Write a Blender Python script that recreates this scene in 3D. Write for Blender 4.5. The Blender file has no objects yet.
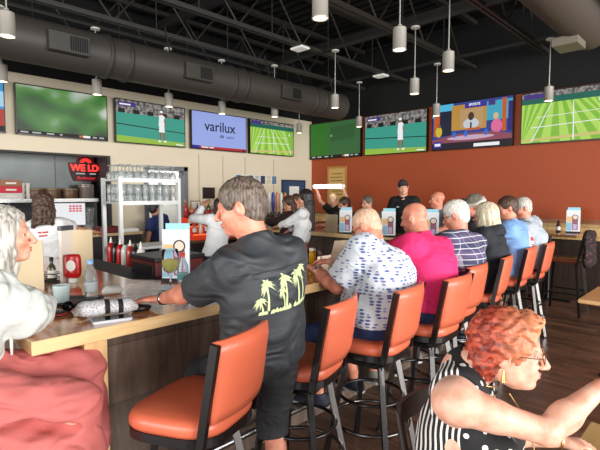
import bpy, math, random
import numpy as np
from mathutils import Vector, Matrix
from mathutils.bvhtree import BVHTree
random.seed(7)
SC = bpy.context.scene
COL = SC.collection
PI = math.pi

# ------------------------------------------------------------------ camera
cam_d = bpy.data.cameras.new('camera')
cam = bpy.data.objects.new('camera', cam_d)
COL.objects.link(cam)
cam_d.sensor_fit = 'HORIZONTAL'
cam_d.sensor_width = 36.0
cam_d.lens = 36.0 * 458.0 / 600.0
cam_d.clip_start = 0.05
cam.location = (0, 0, 1.65)
YAW = math.atan(444 / 458.0)
PIT = math.atan(31 / 458.0)
cam.rotation_euler = (PI / 2 - PIT, 0, YAW)
SC.camera = cam

# ------------------------------------------------------------------ world, light, exposure
w = bpy.data.worlds.new('world')
SC.world = w
w.use_nodes = True
bg = w.node_tree.nodes['Background']
bg.inputs[0].default_value = (0.93, 0.97, 1.0, 1)
bg.inputs[1].default_value = 0.7

def area(name, loc, target, sx, sy, power, col):
    l = bpy.data.lights.new(name, 'AREA')
    l.shape = 'RECTANGLE'
    l.size = sx
    l.size_y = sy
    l.energy = power
    l.color = col
    o = bpy.data.objects.new(name, l)
    o.location = loc
    d = Vector(target) - Vector(loc)
    o.rotation_euler = d.to_track_quat('-Z', 'Y').to_euler()
    COL.objects.link(o)
    return o
# daylight through the shop windows behind and to the right of the viewer
area('window_daylight_behind', (-2.5, -6.5, 2.0), (-3.8, 4, 1.4), 9.0, 3.0, 800, (1.0, 0.985, 0.96))
area('window_daylight_right', (8.0, 3.0, 2.3), (-5, 3.8, 1.4), 10.0, 3.6, 1900, (1.0, 0.985, 0.96))
area('window_daylight_low', (2.6, -1.5, 2.6), (-1.6, 1.4, 0.8), 0.9, 0.9, 22, (1.0, 0.94, 0.84))
# unseen lamp added to brighten the kitchen recess; another for the bright doorway room
area('kitchen_fill_light', (-8.6, 2.2, 2.75), (-8.6, 2.2, 0), 0.8, 1.8, 40, (1.0, 0.97, 0.92))
area('doorway_light', (-8.6, 4.4, 2.5), (-8.4, 4.4, 0), 0.8, 0.8, 26, (1.0, 0.97, 0.92))
SC.view_settings.view_transform = 'Standard'
SC.view_settings.look = 'None'
SC.view_settings.exposure = 0.0
SC.view_settings.gamma = 1.0
SC.view_settings.use_curve_mapping = False

# ------------------------------------------------------------------ materials
MATS = {}
def lin(c):
    return tuple((x / 12.92 if x <= 0.04045 else ((x + 0.055) / 1.055) ** 2.4) for x in [v / 255.0 for v in c])

def add_wrinkle(nt, b, tc, strength):
    """soft creases of worn cloth: distorted stretched noise as bump"""
    mp = nt.nodes.new('ShaderNodeMapping')
    mp.inputs['Scale'].default_value = (5.0, 5.0, 9.0)
    mp.inputs['Rotation'].default_value = (0.5, 0.35, 0.3)
    nt.links.new(tc.outputs['Object'], mp.inputs['Vector'])
    n = nt.nodes.new('ShaderNodeTexNoise')
    n.inputs['Scale'].default_value = 1.0
    n.inputs['Detail'].default_value = 3
    n.inputs['Distortion'].default_value = 1.8
    nt.links.new(mp.outputs[0], n.inputs['Vector'])
    n.noise_type = 'RIDGED_MULTIFRACTAL'
    bp = nt.nodes.new('ShaderNodeBump')
    bp.inputs['Strength'].default_value = strength
    bp.inputs['Distance'].default_value = 0.05
    nt.links.new(n.outputs['Fac'], bp.inputs['Height'])
    if b.inputs['Normal'].links:
        nt.links.new(b.inputs['Normal'].links[0].from_socket, bp.inputs['Normal'])
    nt.links.new(bp.outputs[0], b.inputs['Normal'])

def mat(name, rgb, rough=0.6, metal=0.0, emit=0.0, noise=0.0, nscale=8.0, bump=0.0, bscale=60.0, trans=0.0, ior=1.45, coat=0.0, alpha=1.0, spec=0.5, wrinkle=0.0):
    if name in MATS:
        return MATS[name]
    m = bpy.data.materials.new(name)
    m.use_nodes = True
    nt = m.node_tree
    b = nt.nodes['Principled BSDF']
    c = lin(rgb) + (1,)
    b.inputs['Base Color'].default_value = c
    b.inputs['Roughness'].default_value = rough
    b.inputs['Metallic'].default_value = metal
    b.inputs['IOR'].default_value = ior
    b.inputs['Transmission Weight'].default_value = trans
    b.inputs['Coat Weight'].default_value = coat
    b.inputs['Specular IOR Level'].default_value = spec
    b.inputs['Alpha'].default_value = alpha
    if emit:
        b.inputs['Emission Color'].default_value = c
        b.inputs['Emission Strength'].default_value = emit
        if emit > 0.3:
            b.inputs['Base Color'].default_value = tuple(x * 0.08 for x in c[:3]) + (1,)
    tc = None
    if noise or bump or wrinkle:
        tc = nt.nodes.new('ShaderNodeTexCoord')
    if noise:
        n = nt.nodes.new('ShaderNodeTexNoise')
        n.inputs['Scale'].default_value = nscale
        n.inputs['Detail'].default_value = 5
        nt.links.new(tc.outputs['Object'], n.inputs['Vector'])
        r = nt.nodes.new('ShaderNodeMapRange')
        r.inputs[1].default_value = 0.3
        r.inputs[2].default_value = 0.7
        r.inputs[3].default_value = 1 - noise
        r.inputs[4].default_value = 1 + noise
        nt.links.new(n.outputs['Fac'], r.inputs[0])
        mx = nt.nodes.new('ShaderNodeVectorMath')
        mx.operation = 'SCALE'
        mx.inputs[0].default_value = c[:3]
        nt.links.new(r.outputs[0], mx.inputs['Scale'])
        nt.links.new(mx.outputs[0], b.inputs['Base Color'])
    if bump:
        n2 = nt.nodes.new('ShaderNodeTexNoise')
        n2.inputs['Scale'].default_value = bscale
        n2.inputs['Detail'].default_value = 3
        nt.links.new(tc.outputs['Object'], n2.inputs['Vector'])
        bp = nt.nodes.new('ShaderNodeBump')
        bp.inputs['Strength'].default_value = bump
        bp.inputs['Distance'].default_value = 0.01
        nt.links.new(n2.outputs['Fac'], bp.inputs['Height'])
        nt.links.new(bp.outputs[0], b.inputs['Normal'])
    if wrinkle:
        add_wrinkle(nt, b, tc, wrinkle)
    MATS[name] = m
    return m

def wood(name, c1, c2, rough=0.4, axis='Y', scale=(6, 6, 6), plank=0.0, coat=0.0, stretch=12.0, plank_len=1.2, bumpy=0.1, seam=0.35):
    """streaky wood grain running along one axis, with optional planks of slightly different tones"""
    if name in MATS:
        return MATS[name]
    m = bpy.data.materials.new(name)
    m.use_nodes = True
    nt = m.node_tree
    N, L = nt.nodes, nt.links
    b = N['Principled BSDF']
    tc = N.new('ShaderNodeTexCoord')
    mp = N.new('ShaderNodeMapping')
    s = {'X': (1 / stretch, 1, 1), 'Y': (1, 1 / stretch, 1), 'Z': (1, 1, 1 / stretch)}[axis]
    mp.inputs['Scale'].default_value = tuple(scale[i] * s[i] for i in range(3))
    L.new(tc.outputs['Object'], mp.inputs['Vector'])
    n = N.new('ShaderNodeTexNoise')
    n.inputs['Scale'].default_value = 3.0
    n.inputs['Detail'].default_value = 7
    n.inputs['Roughness'].default_value = 0.65
    n.inputs['Distortion'].default_value = 0.6
    L.new(mp.outputs[0], n.inputs['Vector'])
    cr = N.new('ShaderNodeValToRGB')
    cr.color_ramp.elements[0].position = 0.32
    cr.color_ramp.elements[0].color = lin(c1) + (1,)
    cr.color_ramp.elements[1].position = 0.68
    cr.color_ramp.elements[1].color = lin(c2) + (1,)
    L.new(n.outputs['Fac'], cr.inputs[0])
    out = cr.outputs[0]
    if plank:
        br = N.new('ShaderNodeTexBrick')
        br.inputs['Color1'].default_value = (0.62, 0.62, 0.62, 1)
        br.inputs['Color2'].default_value = (1.25, 1.2, 1.15, 1)
        br.inputs['Mortar'].default_value = (seam, seam, seam, 1)
        br.inputs['Scale'].default_value = 1.0
        br.inputs['Mortar Size'].default_value = 0.0035
        br.inputs['Brick Width'].default_value = plank_len
        br.inputs['Row Height'].default_value = plank
        br.offset = 0.37
        mp2 = N.new('ShaderNodeMapping')
        if axis == 'Y':
            mp2.inputs['Rotation'].default_value = (0, 0, PI / 2)
        if axis == 'Z':
            mp2.inputs['Rotation'].default_value = (0, PI / 2, PI / 2)
        L.new(tc.outputs['Object'], mp2.inputs['Vector'])
        L.new(mp2.outputs[0], br.inputs['Vector'])
        mx = N.new('ShaderNodeMixRGB')
        mx.blend_type = 'MULTIPLY'
        mx.inputs[0].default_value = 1.0
        L.new(out, mx.inputs[1])
        L.new(br.outputs['Color'], mx.inputs[2])
        out = mx.outputs[0]
    L.new(out, b.inputs['Base Color'])
    b.inputs['Roughness'].default_value = rough
    b.inputs['Coat Weight'].default_value = coat
    b.inputs['Coat Roughness'].default_value = 0.12
    bp = N.new('ShaderNodeBump')
    bp.inputs['Strength'].default_value = bumpy
    bp.inputs['Distance'].default_value = 0.005
    L.new(n.outputs['Fac'], bp.inputs['Height'])
    L.new(bp.outputs[0], b.inputs['Normal'])
    MATS[name] = m
    return m

class NT:
    """small node helper for patterned cloth"""
    def __init__(s, name, rough=0.85):
        s.m = bpy.data.materials.new(name)
        s.m.use_nodes = True
        s.nt = s.m.node_tree
        s.N = s.nt.nodes
        s.L = s.nt.links
        s.b = s.N['Principled BSDF']
        s.b.inputs['Roughness'].default_value = rough
        s.tc = s.N.new('ShaderNodeTexCoord')
        MATS[name] = s.m
    def math(s, op, a, b=None, c=None):
        n = s.N.new('ShaderNodeMath')
        n.operation = op
        for i, v in enumerate((a, b, c)):
            if v is None:
                continue
            if isinstance(v, (int, float)):
                n.inputs[i].default_value = v
            else:
                s.L.new(v, n.inputs[i])
        return n.outputs[0]
    def map(s, scale=(1, 1, 1), rot=(0, 0, 0), loc=(0, 0, 0)):
        n = s.N.new('ShaderNodeMapping')
        n.inputs['Scale'].default_value = scale
        n.inputs['Rotation'].default_value = rot
        n.inputs['Location'].default_value = loc
        s.L.new(s.tc.outputs['Object'], n.inputs['Vector'])
        return n.outputs[0]
    def xyz(s, v=None):
        n = s.N.new('ShaderNodeSeparateXYZ')
        s.L.new(v or s.tc.outputs['Object'], n.inputs[0])
        return n.outputs
    def mix(s, f, a, b):
        n = s.N.new('ShaderNodeMixRGB')
        if isinstance(f, (int, float)):
            n.inputs[0].default_value = f
        else:
            s.L.new(f, n.inputs[0])
        for i, v in ((1, a), (2, b)):
            if isinstance(v, tuple):
                n.inputs[i].default_value = lin(v) + (1,)
            else:
                s.L.new(v, n.inputs[i])
        return n.outputs[0]
    def color(s, c, wrinkle=0.0):
        s.L.new(c, s.b.inputs['Base Color'])
        if wrinkle: add_wrinkle(s.nt, s.b, s.tc, wrinkle)
        return s.m

def cloth_voronoi(name, base, spot1, spot2, scale, thr, rnd=1.0, squash=(1, 1, 1)):
    t = NT(name)
    v = t.N.new('ShaderNodeTexVoronoi')
    v.inputs['Scale'].default_value = scale
    v.inputs['Randomness'].default_value = rnd
    t.L.new(t.map(scale=squash), v.inputs['Vector'])
    f = t.math('LESS_THAN', v.outputs['Distance'], thr)
    cc = t.xyz(v.outputs['Color'])
    spot = t.mix(t.math('GREATER_THAN', cc[0], 0.5), spot1, spot2)
    return t.color(t.mix(f, base, spot), 0.35)

def cloth_plaid(name):
    t = NT(name)
    o = t.xyz()
    zs = t.math('FRACT', t.math('MULTIPLY', o[2], 25.0))
    fz = t.math('LESS_THAN', zs, 0.17)
    xs = t.math('FRACT', t.math('MULTIPLY', t.math('ADD', o[0], t.math('MULTIPLY', o[1], 0.6)), 14.0))
    fx = t.math('LESS_THAN', xs, 0.10)
    band = t.math('LESS_THAN', t.math('FRACT', t.math('MULTIPLY', o[2], 8.5)), 0.45)
    base = t.mix(band, (62, 62, 92), (88, 78, 112))
    c = t.mix(t.math('MULTIPLY', fx, 0.6), base, (190, 188, 205))
    c = t.mix(t.math('MULTIPLY', fz, 0.85), c, (205, 205, 215))
    return t.color(c, 0.35)

def cloth_polka():
    t = NT('polka_dot_cloth')
    v = t.N.new('ShaderNodeTexVoronoi')
    v.inputs['Scale'].default_value = 30
    v.inputs['Randomness'].default_value = 0.75
    t.L.new(t.tc.outputs['Object'], v.inputs['Vector'])
    cc = t.xyz(v.outputs['Color'])
    thr = t.math('ADD', t.math('MULTIPLY', cc[1], 0.22), 0.2)
    f = t.math('LESS_THAN', v.outputs['Distance'], thr)
    # vertical thin stripes on the back panel
    o = t.xyz()
    st = t.math('LESS_THAN', t.math('FRACT', t.math('ADD', t.math('MULTIPLY', o[1], 62.0), t.math('MULTIPLY', t.math('SINE', t.math('MULTIPLY', o[2], 60.0)), 0.15))), 0.4)
    back = t.math('LESS_THAN', t.math('ADD', o[1], t.math('MULTIPLY', o[0], -0.5)), t.math('ADD', -0.10, 0.0))
    f2 = t.mix(back, f, st)
    return t.color(t.mix(f2, (22, 21, 24), (214, 210, 205)))

def hair_mat(name, c1, c2, scale=90, axis=2, rough=0.5):
    if name in MATS:
        return MATS[name]
    t = NT(name, rough)
    n = t.N.new('ShaderNodeTexNoise')
    n.inputs['Scale'].default_value = 1.0
    n.inputs['Detail'].default_value = 4
    sc = [scale, scale, scale]
    sc[axis] = scale * 0.14
    t.L.new(t.map(scale=tuple(sc)), n.inputs['Vector'])
    r = t.N.new('ShaderNodeValToRGB')
    r.color_ramp.elements[0].position = 0.35
    r.color_ramp.elements[0].color = lin(c1) + (1,)
    r.color_ramp.elements[1].position = 0.65
    r.color_ramp.elements[1].color = lin(c2) + (1,)
    t.L.new(n.outputs['Fac'], r.inputs[0])
    bp = t.N.new('ShaderNodeBump')
    bp.inputs['Strength'].default_value = 0.6
    bp.inputs['Distance'].default_value = 0.006
    t.L.new(n.outputs['Fac'], bp.inputs['Height'])
    t.L.new(bp.outputs[0], t.b.inputs['Normal'])
    return t.color(r.outputs[0])

def skin(name, rgb):
    if name in MATS:
        return MATS[name]
    t = NT(name, 0.5)
    n = t.N.new('ShaderNodeTexNoise')
    n.inputs['Scale'].default_value = 22
    n.inputs['Detail'].default_value = 4
    t.L.new(t.tc.outputs['Object'], n.inputs['Vector'])
    r = t.N.new('ShaderNodeValToRGB')
    dk = (int(rgb[0] * 0.93), int(rgb[1] * 0.80), int(rgb[2] * 0.76))
    r.color_ramp.elements[0].position = 0.3
    r.color_ramp.elements[0].color = lin(dk) + (1,)
    r.color_ramp.elements[1].position = 0.6
    r.color_ramp.elements[1].color = lin(rgb) + (1,)
    t.L.new(n.outputs['Fac'], r.inputs[0])
    t.b.inputs['Subsurface Weight'].default_value = 0.08
    t.b.inputs['Subsurface Radius'].default_value = (0.02, 0.008, 0.005)
    return t.color(r.outputs[0])

# ------------------------------------------------------------------ objects
def tag(o, label=None, cat=None, group=None, kind=None):
    if label: o['label'] = label
    if cat: o['category'] = cat
    if group: o['group'] = group
    if kind: o['kind'] = kind
    return o

def thing(name, label, cat, loc=(0, 0, 0), rz=0.0, group=None):
    o = bpy.data.objects.new(name, None)
    o.empty_display_size = 0.1
    COL.objects.link(o)
    o.location = loc
    o.rotation_euler = (0, 0, rz)
    return tag(o, label, cat, group)

def mesh_obj(name, verts, faces, m, parent=None, smooth=False, mi=None):
    me = bpy.data.meshes.new(name)
    me.from_pydata([tuple(v) for v in verts], [], [tuple(f) for f in faces])
    for x in (m if isinstance(m, (list, tuple)) else [m]):
        me.materials.append(x)
    if smooth:
        me.polygons.foreach_set('use_smooth', [True] * len(me.polygons))
    if mi:
        me.polygons.foreach_set('material_index', mi)
    me.update()
    o = bpy.data.objects.new(name, me)
    COL.objects.link(o)
    if parent is not None:
        o.parent = parent
    return o

class MB:
    """collects shapes; build() links them as ONE mesh object"""
    def __init__(s):
        s.v = []; s.f = []; s.mi = []; s.sm = []
        s.cur = 0
    def add(s, vs, fs, smooth=False, mi=None):
        o = len(s.v)
        s.v += [tuple(p) for p in vs]
        s.f += [tuple(i + o for i in f) for f in fs]
        s.mi += [s.cur if mi is None else mi] * len(fs)
        s.sm += [smooth] * len(fs)
        return s
    def box(s, x0, x1, y0, y1, z0, z1, bev=0.0, mi=None):
        if bev <= 0:
            vs = [(x0, y0, z0), (x1, y0, z0), (x1, y1, z0), (x0, y1, z0), (x0, y0, z1), (x1, y0, z1), (x1, y1, z1), (x0, y1, z1)]
            fs = [(0, 3, 2, 1), (4, 5, 6, 7), (0, 1, 5, 4), (1, 2, 6, 5), (2, 3, 7, 6), (3, 0, 4, 7)]
            return s.add(vs, fs, mi=mi)
        return s.prism(rrect(x0, x1, y0, y1, bev, 3), z0, z1, bev=min(bev, (z1 - z0) * 0.45), mi=mi)
    def obox(s, c, r, h, M=None, mi=None):
        vs = []
        for dz in (-1, 1):
            for dx, dy in ((-1, -1), (1, -1), (1, 1), (-1, 1)):
                p = Vector((dx * r[0], dy * r[1], dz * h))
                vs.append(tuple(Vector(c) + (M @ p if M else p)))
        return s.add(vs, [(0, 3, 2, 1), (4, 5, 6, 7), (0, 1, 5, 4), (1, 2, 6, 5), (2, 3, 7, 6), (3, 0, 4, 7)], mi=mi)
    def beam(s, a, b, w_, h, up=(0, 0, 1), mi=None):
        """rectangular bar between two points"""
        a = Vector(a); b = Vector(b)
        d = (b - a).normalized()
        u = Vector(up)
        if abs(d.dot(u)) > 0.98:
            u = Vector((1, 0, 0))
        r = d.cross(u).normalized()
        u = r.cross(d)
        vs = []
        for p in (a, b):
            for i, j in ((-1, -1), (1, -1), (1, 1), (-1, 1)):
                vs.append(p + r * (i * w_ / 2) + u * (j * h / 2))
        return s.add(vs, [(0, 1, 2, 3), (7, 6, 5, 4), (0, 4, 5, 1), (1, 5, 6, 2), (2, 6, 7, 3), (3, 7, 4, 0)], mi=mi)
    def tube(s, pts, r, n=10, closed=False, cap=True, mi=None):
        """round tube along a path; r may be a list"""
        pts = [Vector(p) for p in pts]
        k = len(pts)
        rr = r if isinstance(r, (list, tuple)) else [r] * k
        vs = []; fs = []
        prev = None
        for i, p in enumerate(pts):
            if closed:
                t = pts[(i + 1) % k] - pts[(i - 1) % k]
            else:
                t = pts[min(i + 1, k - 1)] - pts[max(i - 1, 0)]
            t.normalize()
            if prev is None:
                u = Vector((0, 0, 1)) if abs(t.z) < 0.9 else Vector((1, 0, 0))
            else:
                u = prev
            a = (u - t * u.dot(t)).normalized()
            b = t.cross(a)
            prev = a
            for j in range(n):
                q = 2 * PI * j / n
                vs.append(p + (a * math.cos(q) + b * math.sin(q)) * rr[i])
        m_ = k if closed else k - 1
        for i in range(m_):
            for j in range(n):
                i2 = (i + 1) % k
                fs.append((i * n + j, i * n + (j + 1) % n, i2 * n + (j + 1) % n, i2 * n + j))
        s.add(vs, fs, smooth=True, mi=mi)
        if cap and not closed:
            s.add(vs[:n], [tuple(reversed(range(n)))], mi=mi)
            s.add(vs[-n:], [tuple(range(n))], mi=mi)
        return s
    def lathe(s, prof, c=(0, 0, 0), n=20, mi=None, M=None):
        """profile [(r,z)] around z"""
        vs = []; fs = []
        for (r, z) in prof:
            for j in range(n):
                q = 2 * PI * j / n
                p = Vector((r * math.cos(q), r * math.sin(q), z))
                if M: p = M @ p
                vs.append(Vector(c) + p)
        for i in range(len(prof) - 1):
            for j in range(n):
                fs.append((i * n + j, i * n + (j + 1) % n, (i + 1) * n + (j + 1) % n, (i + 1) * n + j))
        s.add(vs, fs, smooth=True, mi=mi)
        if prof[0][0] > 1e-4: s.add(vs[:n], [tuple(reversed(range(n)))], mi=mi)
        if prof[-1][0] > 1e-4: s.add(vs[-n:], [tuple(range(n))], mi=mi)
        return s
    def prism(s, poly, z0, z1, bev=0.0, mi=None, mit=None):
        """extrude polygon (ccw) vertically with a small edge bevel"""
        n = len(poly)
        def ring(off, z):
            out = []
            for i in range(n):
                a = Vector(poly[i - 1]); b = Vector(poly[i]); c = Vector(poly[(i + 1) % n])
                e1 = (b - a); e2 = (c - b)
                n1 = Vector((e1.y, -e1.x)).normalized() if e1.length > 1e-9 else Vector((0, 0))
                n2 = Vector((e2.y, -e2.x)).normalized() if e2.length > 1e-9 else Vector((0, 0))
                nn = (n1 + n2)
                if nn.length > 1e-6: nn = nn / max(0.5, nn.dot(nn) / 2)
                p = b - nn * off
                out.append((p.x, p.y, z))
            return out
        rings = [ring(bev, z0), ring(0, z0 + bev), ring(0, z1 - bev), ring(bev, z1)] if bev > 0 else [ring(0, z0), ring(0, z1)]
        vs = [p for r in rings for p in r]
        fs = []
        for k in range(len(rings) - 1):
            for j in range(n):
                fs.append((k * n + j, k * n + (j + 1) % n, (k + 1) * n + (j + 1) % n, (k + 1) * n + j))
        s.add(vs, fs, mi=mi)
        s.add(rings[0], [tuple(reversed(range(n)))], mi=mi)
        s.add(rings[-1], [tuple(range(n))], mi=mi if mit is None else mit)
        return s
    def xf(s, M):
        s.v = [tuple(M @ Vector(p)) for p in s.v]
        return s
    def build(s, name, m, parent=None, smooth_all=False):
        o = mesh_obj(name, s.v, s.f, m, parent, mi=s.mi)
        sm = [True] * len(s.f) if smooth_all else s.sm
        o.data.polygons.foreach_set('use_smooth', sm)
        return o

def rrect(x0, x1, y0, y1, r, n=4):
    out = []
    r = min(r, (x1 - x0) / 2 - 1e-4, (y1 - y0) / 2 - 1e-4)
    for cx_, cy_, a0 in ((x1 - r, y1 - r, 0), (x0 + r, y1 - r, 90), (x0 + r, y0 + r, 180), (x1 - r, y0 + r, 270)):
        for i in range(n + 1):
            a = math.radians(a0 + 90 * i / n)
            out.append((cx_ + r * math.cos(a), cy_ + r * math.sin(a)))
    return out

def children(o):
    return [c for c in bpy.data.objects if c.parent == o]
def copy_tree(o, parent=None):
    c = o.copy()
    COL.objects.link(c)
    c.parent = parent
    for ch in children(o):
        copy_tree(ch, c)
    return c

def text_mesh(name, txt, size, m, parent, M, extrude=0.001, shear=0.0, bold=0.0, align='CENTER'):
    cu = bpy.data.curves.new(name, 'FONT')
    cu.body = txt
    cu.size = size
    cu.extrude = extrude
    cu.shear = shear
    cu.offset = bold
    cu.align_x = align
    cu.align_y = 'CENTER'
    tmp = bpy.data.objects.new(name, cu)
    COL.objects.link(tmp)
    bpy.context.view_layer.update()
    me = bpy.data.meshes.new_from_object(tmp.evaluated_get(bpy.context.evaluated_depsgraph_get()))
    COL.objects.unlink(tmp)
    bpy.data.objects.remove(tmp)
    me.name = name
    me.materials.clear()
    me.materials.append(m)
    me.transform(M)
    o = bpy.data.objects.new(name, me)
    COL.objects.link(o)
    o.parent = parent
    return o

# ------------------------------------------------------------------ smooth solids (signed distance -> surface nets)
def vec(p): return np.array(p, dtype=float)
def unit(v):
    v = vec(v)
    return v / (np.linalg.norm(v) + 1e-12)

def cone(a, b, ra, rb):
    a = vec(a); b = vec(b); ab = b - a; L2 = float(ab @ ab) + 1e-12
    def f(x, y, z):
        px, py, pz = x - a[0], y - a[1], z - a[2]
        t = np.clip((px * ab[0] + py * ab[1] + pz * ab[2]) / L2, 0, 1)
        return np.sqrt((px - t * ab[0]) ** 2 + (py - t * ab[1]) ** 2 + (pz - t * ab[2]) ** 2) - (ra + (rb - ra) * t)
    r = max(ra, rb)
    return f, np.minimum(a, b) - r, np.maximum(a, b) + r

def ell(c, r, R=None):
    c = vec(c); r = vec(r)
    R = np.eye(3) if R is None else np.array(R)       # columns are the axes
    def f(x, y, z):
        px, py, pz = x - c[0], y - c[1], z - c[2]
        q = [px * R[0, i] + py * R[1, i] + pz * R[2, i] for i in range(3)]
        k0 = np.sqrt((q[0] / r[0]) ** 2 + (q[1] / r[1]) ** 2 + (q[2] / r[2]) ** 2)
        k1 = np.sqrt((q[0] / r[0] ** 2) ** 2 + (q[1] / r[1] ** 2) ** 2 + (q[2] / r[2] ** 2) ** 2) + 1e-9
        return k0 * (k0 - 1) / k1
    m = max(r)
    return f, c - m, c + m

def ecap(a, b, ra, rb, side):
    """capsule with an elliptic section; ra/rb = (half width along side, half depth)"""
    a = vec(a); b = vec(b); ab = b - a; L2 = float(ab @ ab) + 1e-12; L = math.sqrt(L2)
    d = ab / L
    s = unit(vec(side) - d * float(vec(side) @ d)); t_ = np.cross(d, s)
    def f(x, y, z):
        px, py, pz = x - a[0], y - a[1], z - a[2]
        h = px * d[0] + py * d[1] + pz * d[2]
        t = np.clip(h / L, 0, 1)
        u = px * s[0] + py * s[1] + pz * s[2]
        v = px * t_[0] + py * t_[1] + pz * t_[2]
        e = h - t * L
        r0 = ra[0] + (rb[0] - ra[0]) * t
        r1 = ra[1] + (rb[1] - ra[1]) * t
        r2 = np.minimum(r0, r1)
        k0 = np.sqrt((u / r0) ** 2 + (v / r1) ** 2 + (e / r2) ** 2)
        k1 = np.sqrt((u / r0 ** 2) ** 2 + (v / r1 ** 2) ** 2 + (e / r2 ** 2) ** 2) + 1e-9
        return k0 * (k0 - 1) / k1
    m = max(ra[0], ra[1], rb[0], rb[1])
    return f, np.minimum(a, b) - m, np.maximum(a, b) + m

def torus(c, axis, R, r, sq=1.0, side=(1, 0, 0)):
    c = vec(c); ax = unit(axis)
    s = unit(vec(side) - ax * float(vec(side) @ ax)); t = np.cross(ax, s)
    def f(x, y, z):
        px, py, pz = x - c[0], y - c[1], z - c[2]
        h = px * ax[0] + py * ax[1] + pz * ax[2]
        u = px * s[0] + py * s[1] + pz * s[2]
        v = (px * t[0] + py * t[1] + pz * t[2]) / sq
        return np.sqrt((np.sqrt(u * u + v * v) - R) ** 2 + h * h * 0.35) - r
    m = R * max(1, sq) + r * 2
    return f, c - m, c + m

def cut(prim, p, n):
    """keep the side where (x-p).n < 0"""
    p = vec(p); n = unit(n)
    g, lo, hi = prim
    def f(x, y, z):
        return np.maximum(g(x, y, z), (x - p[0]) * n[0] + (y - p[1]) * n[1] + (z - p[2]) * n[2])
    return f, lo, hi

class Field:
    def __init__(s): s.ops = []
    def add(s, prim, k=0.02): s.ops.append(('a', prim, k)); return s
    def sub(s, prim, k=0.004): s.ops.append(('s', prim, k)); return s
    def clip(s, p, n): s.ops.append(('c', (vec(p), unit(n)), 0)); return s
    def warp(s, fn): s.ops.append(('w', fn, 0)); return s
    def mesh(s, h, fine=(), lo=None, hi=None):
        L = np.min([o[1][1] for o in s.ops if o[0] == 'a'], axis=0) - 0.03
        U = np.max([o[1][2] for o in s.ops if o[0] == 'a'], axis=0) + 0.03
        axes = []
        for i in range(3):
            a = [L[i]]
            while a[-1] < U[i]:
                st = h
                for (flo, fhi, fh) in fine:
                    if flo[i] <= a[-1] <= fhi[i]: st = min(st, fh)
                a.append(a[-1] + st)
            axes.append(np.array(a, dtype=np.float32))
        X, Y, Z = axes
        V = np.full((len(X), len(Y), len(Z)), 0.2, dtype=np.float32)
        for kind, pr, k in s.ops:
            if kind in 'as':
                f, l, u = pr
                m = k + 2.2 * h
                sl = []
                for i, A in enumerate(axes):
                    i0 = max(0, int(np.searchsorted(A, l[i] - m)) - 1); i1 = min(len(A), int(np.searchsorted(A, u[i] + m)) + 1)
                    sl.append(slice(i0, i1))
                sl = tuple(sl)
                if any(q.stop <= q.start for q in sl): continue
                d = f(X[sl[0]][:, None, None], Y[sl[1]][None, :, None], Z[sl[2]][None, None, :]).astype(np.float32)
                v = V[sl]
                if kind == 'a':
                    hh = np.clip(0.5 + 0.5 * (v - d) / k, 0, 1)
                    V[sl] = v * (1 - hh) + d * hh - k * hh * (1 - hh)
                else:
                    hh = np.clip(0.5 - 0.5 * (v + d) / k, 0, 1)
                    V[sl] = v * (1 - hh) - d * hh + k * hh * (1 - hh)
            elif kind == 'c':
                p, n = pr
                V = np.maximum(V, ((X[:, None, None] - p[0]) * n[0] + (Y[None, :, None] - p[1]) * n[1] + (Z[None, None, :] - p[2]) * n[2]).astype(np.float32))
            else:
                V = V + pr(X[:, None, None], Y[None, :, None], Z[None, None, :]).astype(np.float32)
        V[0] = V[-1] = 0.2; V[:, 0] = V[:, -1] = 0.2; V[:, :, 0] = V[:, :, -1] = 0.2
        return surfnet(V, X, Y, Z)

def surfnet(V, X, Y, Z):
    S = V < 0
    c = np.zeros((V.shape[0] - 1, V.shape[1] - 1, V.shape[2] - 1), dtype=np.int8)
    for dx in (0, 1):
        for dy in (0, 1):
            for dz in (0, 1):
                c += S[dx:dx + c.shape[0], dy:dy + c.shape[1], dz:dz + c.shape[2]]
    act = (c > 0) & (c < 8)
    I, J, K = np.nonzero(act)
    idx = np.full(act.shape, -1, dtype=np.int64)
    idx[I, J, K] = np.arange(len(I))
    acc = np.zeros((len(I), 3)); cnt = np.zeros(len(I))
    cor = [(0, 0, 0), (1, 0, 0), (0, 1, 0), (1, 1, 0), (0, 0, 1), (1, 0, 1), (0, 1, 1), (1, 1, 1)]
    val = [V[I + a, J + b, K + d] for a, b, d in cor]
    pos = [np.stack([X[I + a], Y[J + b], Z[K + d]], 1) for a, b, d in cor]
    for i in range(8):
        for j in range(i + 1, 8):
            if sum(abs(cor[i][q] - cor[j][q]) for q in range(3)) != 1: continue
            mk = (val[i] < 0) != (val[j] < 0)
            if not mk.any(): continue
            t = (val[i][mk] / (val[i][mk] - val[j][mk]))[:, None]
            acc[mk] += pos[i][mk] * (1 - t) + pos[j][mk] * t
            cnt[mk] += 1
    P = acc / cnt[:, None]
    F = []
    for ax in range(3):
        a = [slice(None)] * 3; b = [slice(None)] * 3
        a[ax] = slice(0, -1); b[ax] = slice(1, None)
        A = S[tuple(a)]; B = S[tuple(b)]
        o1, o2 = [(1, 2), (2, 0), (0, 1)][ax]
        E = (A != B)
        e = np.nonzero(E)
        q = [e[0], e[1], e[2]]
        inside = A[e]
        def cell(d1, d2):
            r = [q[0], q[1], q[2]]
            r[o1] = q[o1] + d1; r[o2] = q[o2] + d2
            return idx[tuple(np.clip(r[i], 0, idx.shape[i] - 1) for i in range(3))]
        f4 = np.stack([cell(-1, -1), cell(0, -1), cell(0, 0), cell(-1, 0)], 1)
        f4[~inside] = f4[~inside][:, ::-1]
        F.append(f4[(f4 >= 0).all(1)])
    return P, np.concatenate(F)

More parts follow.
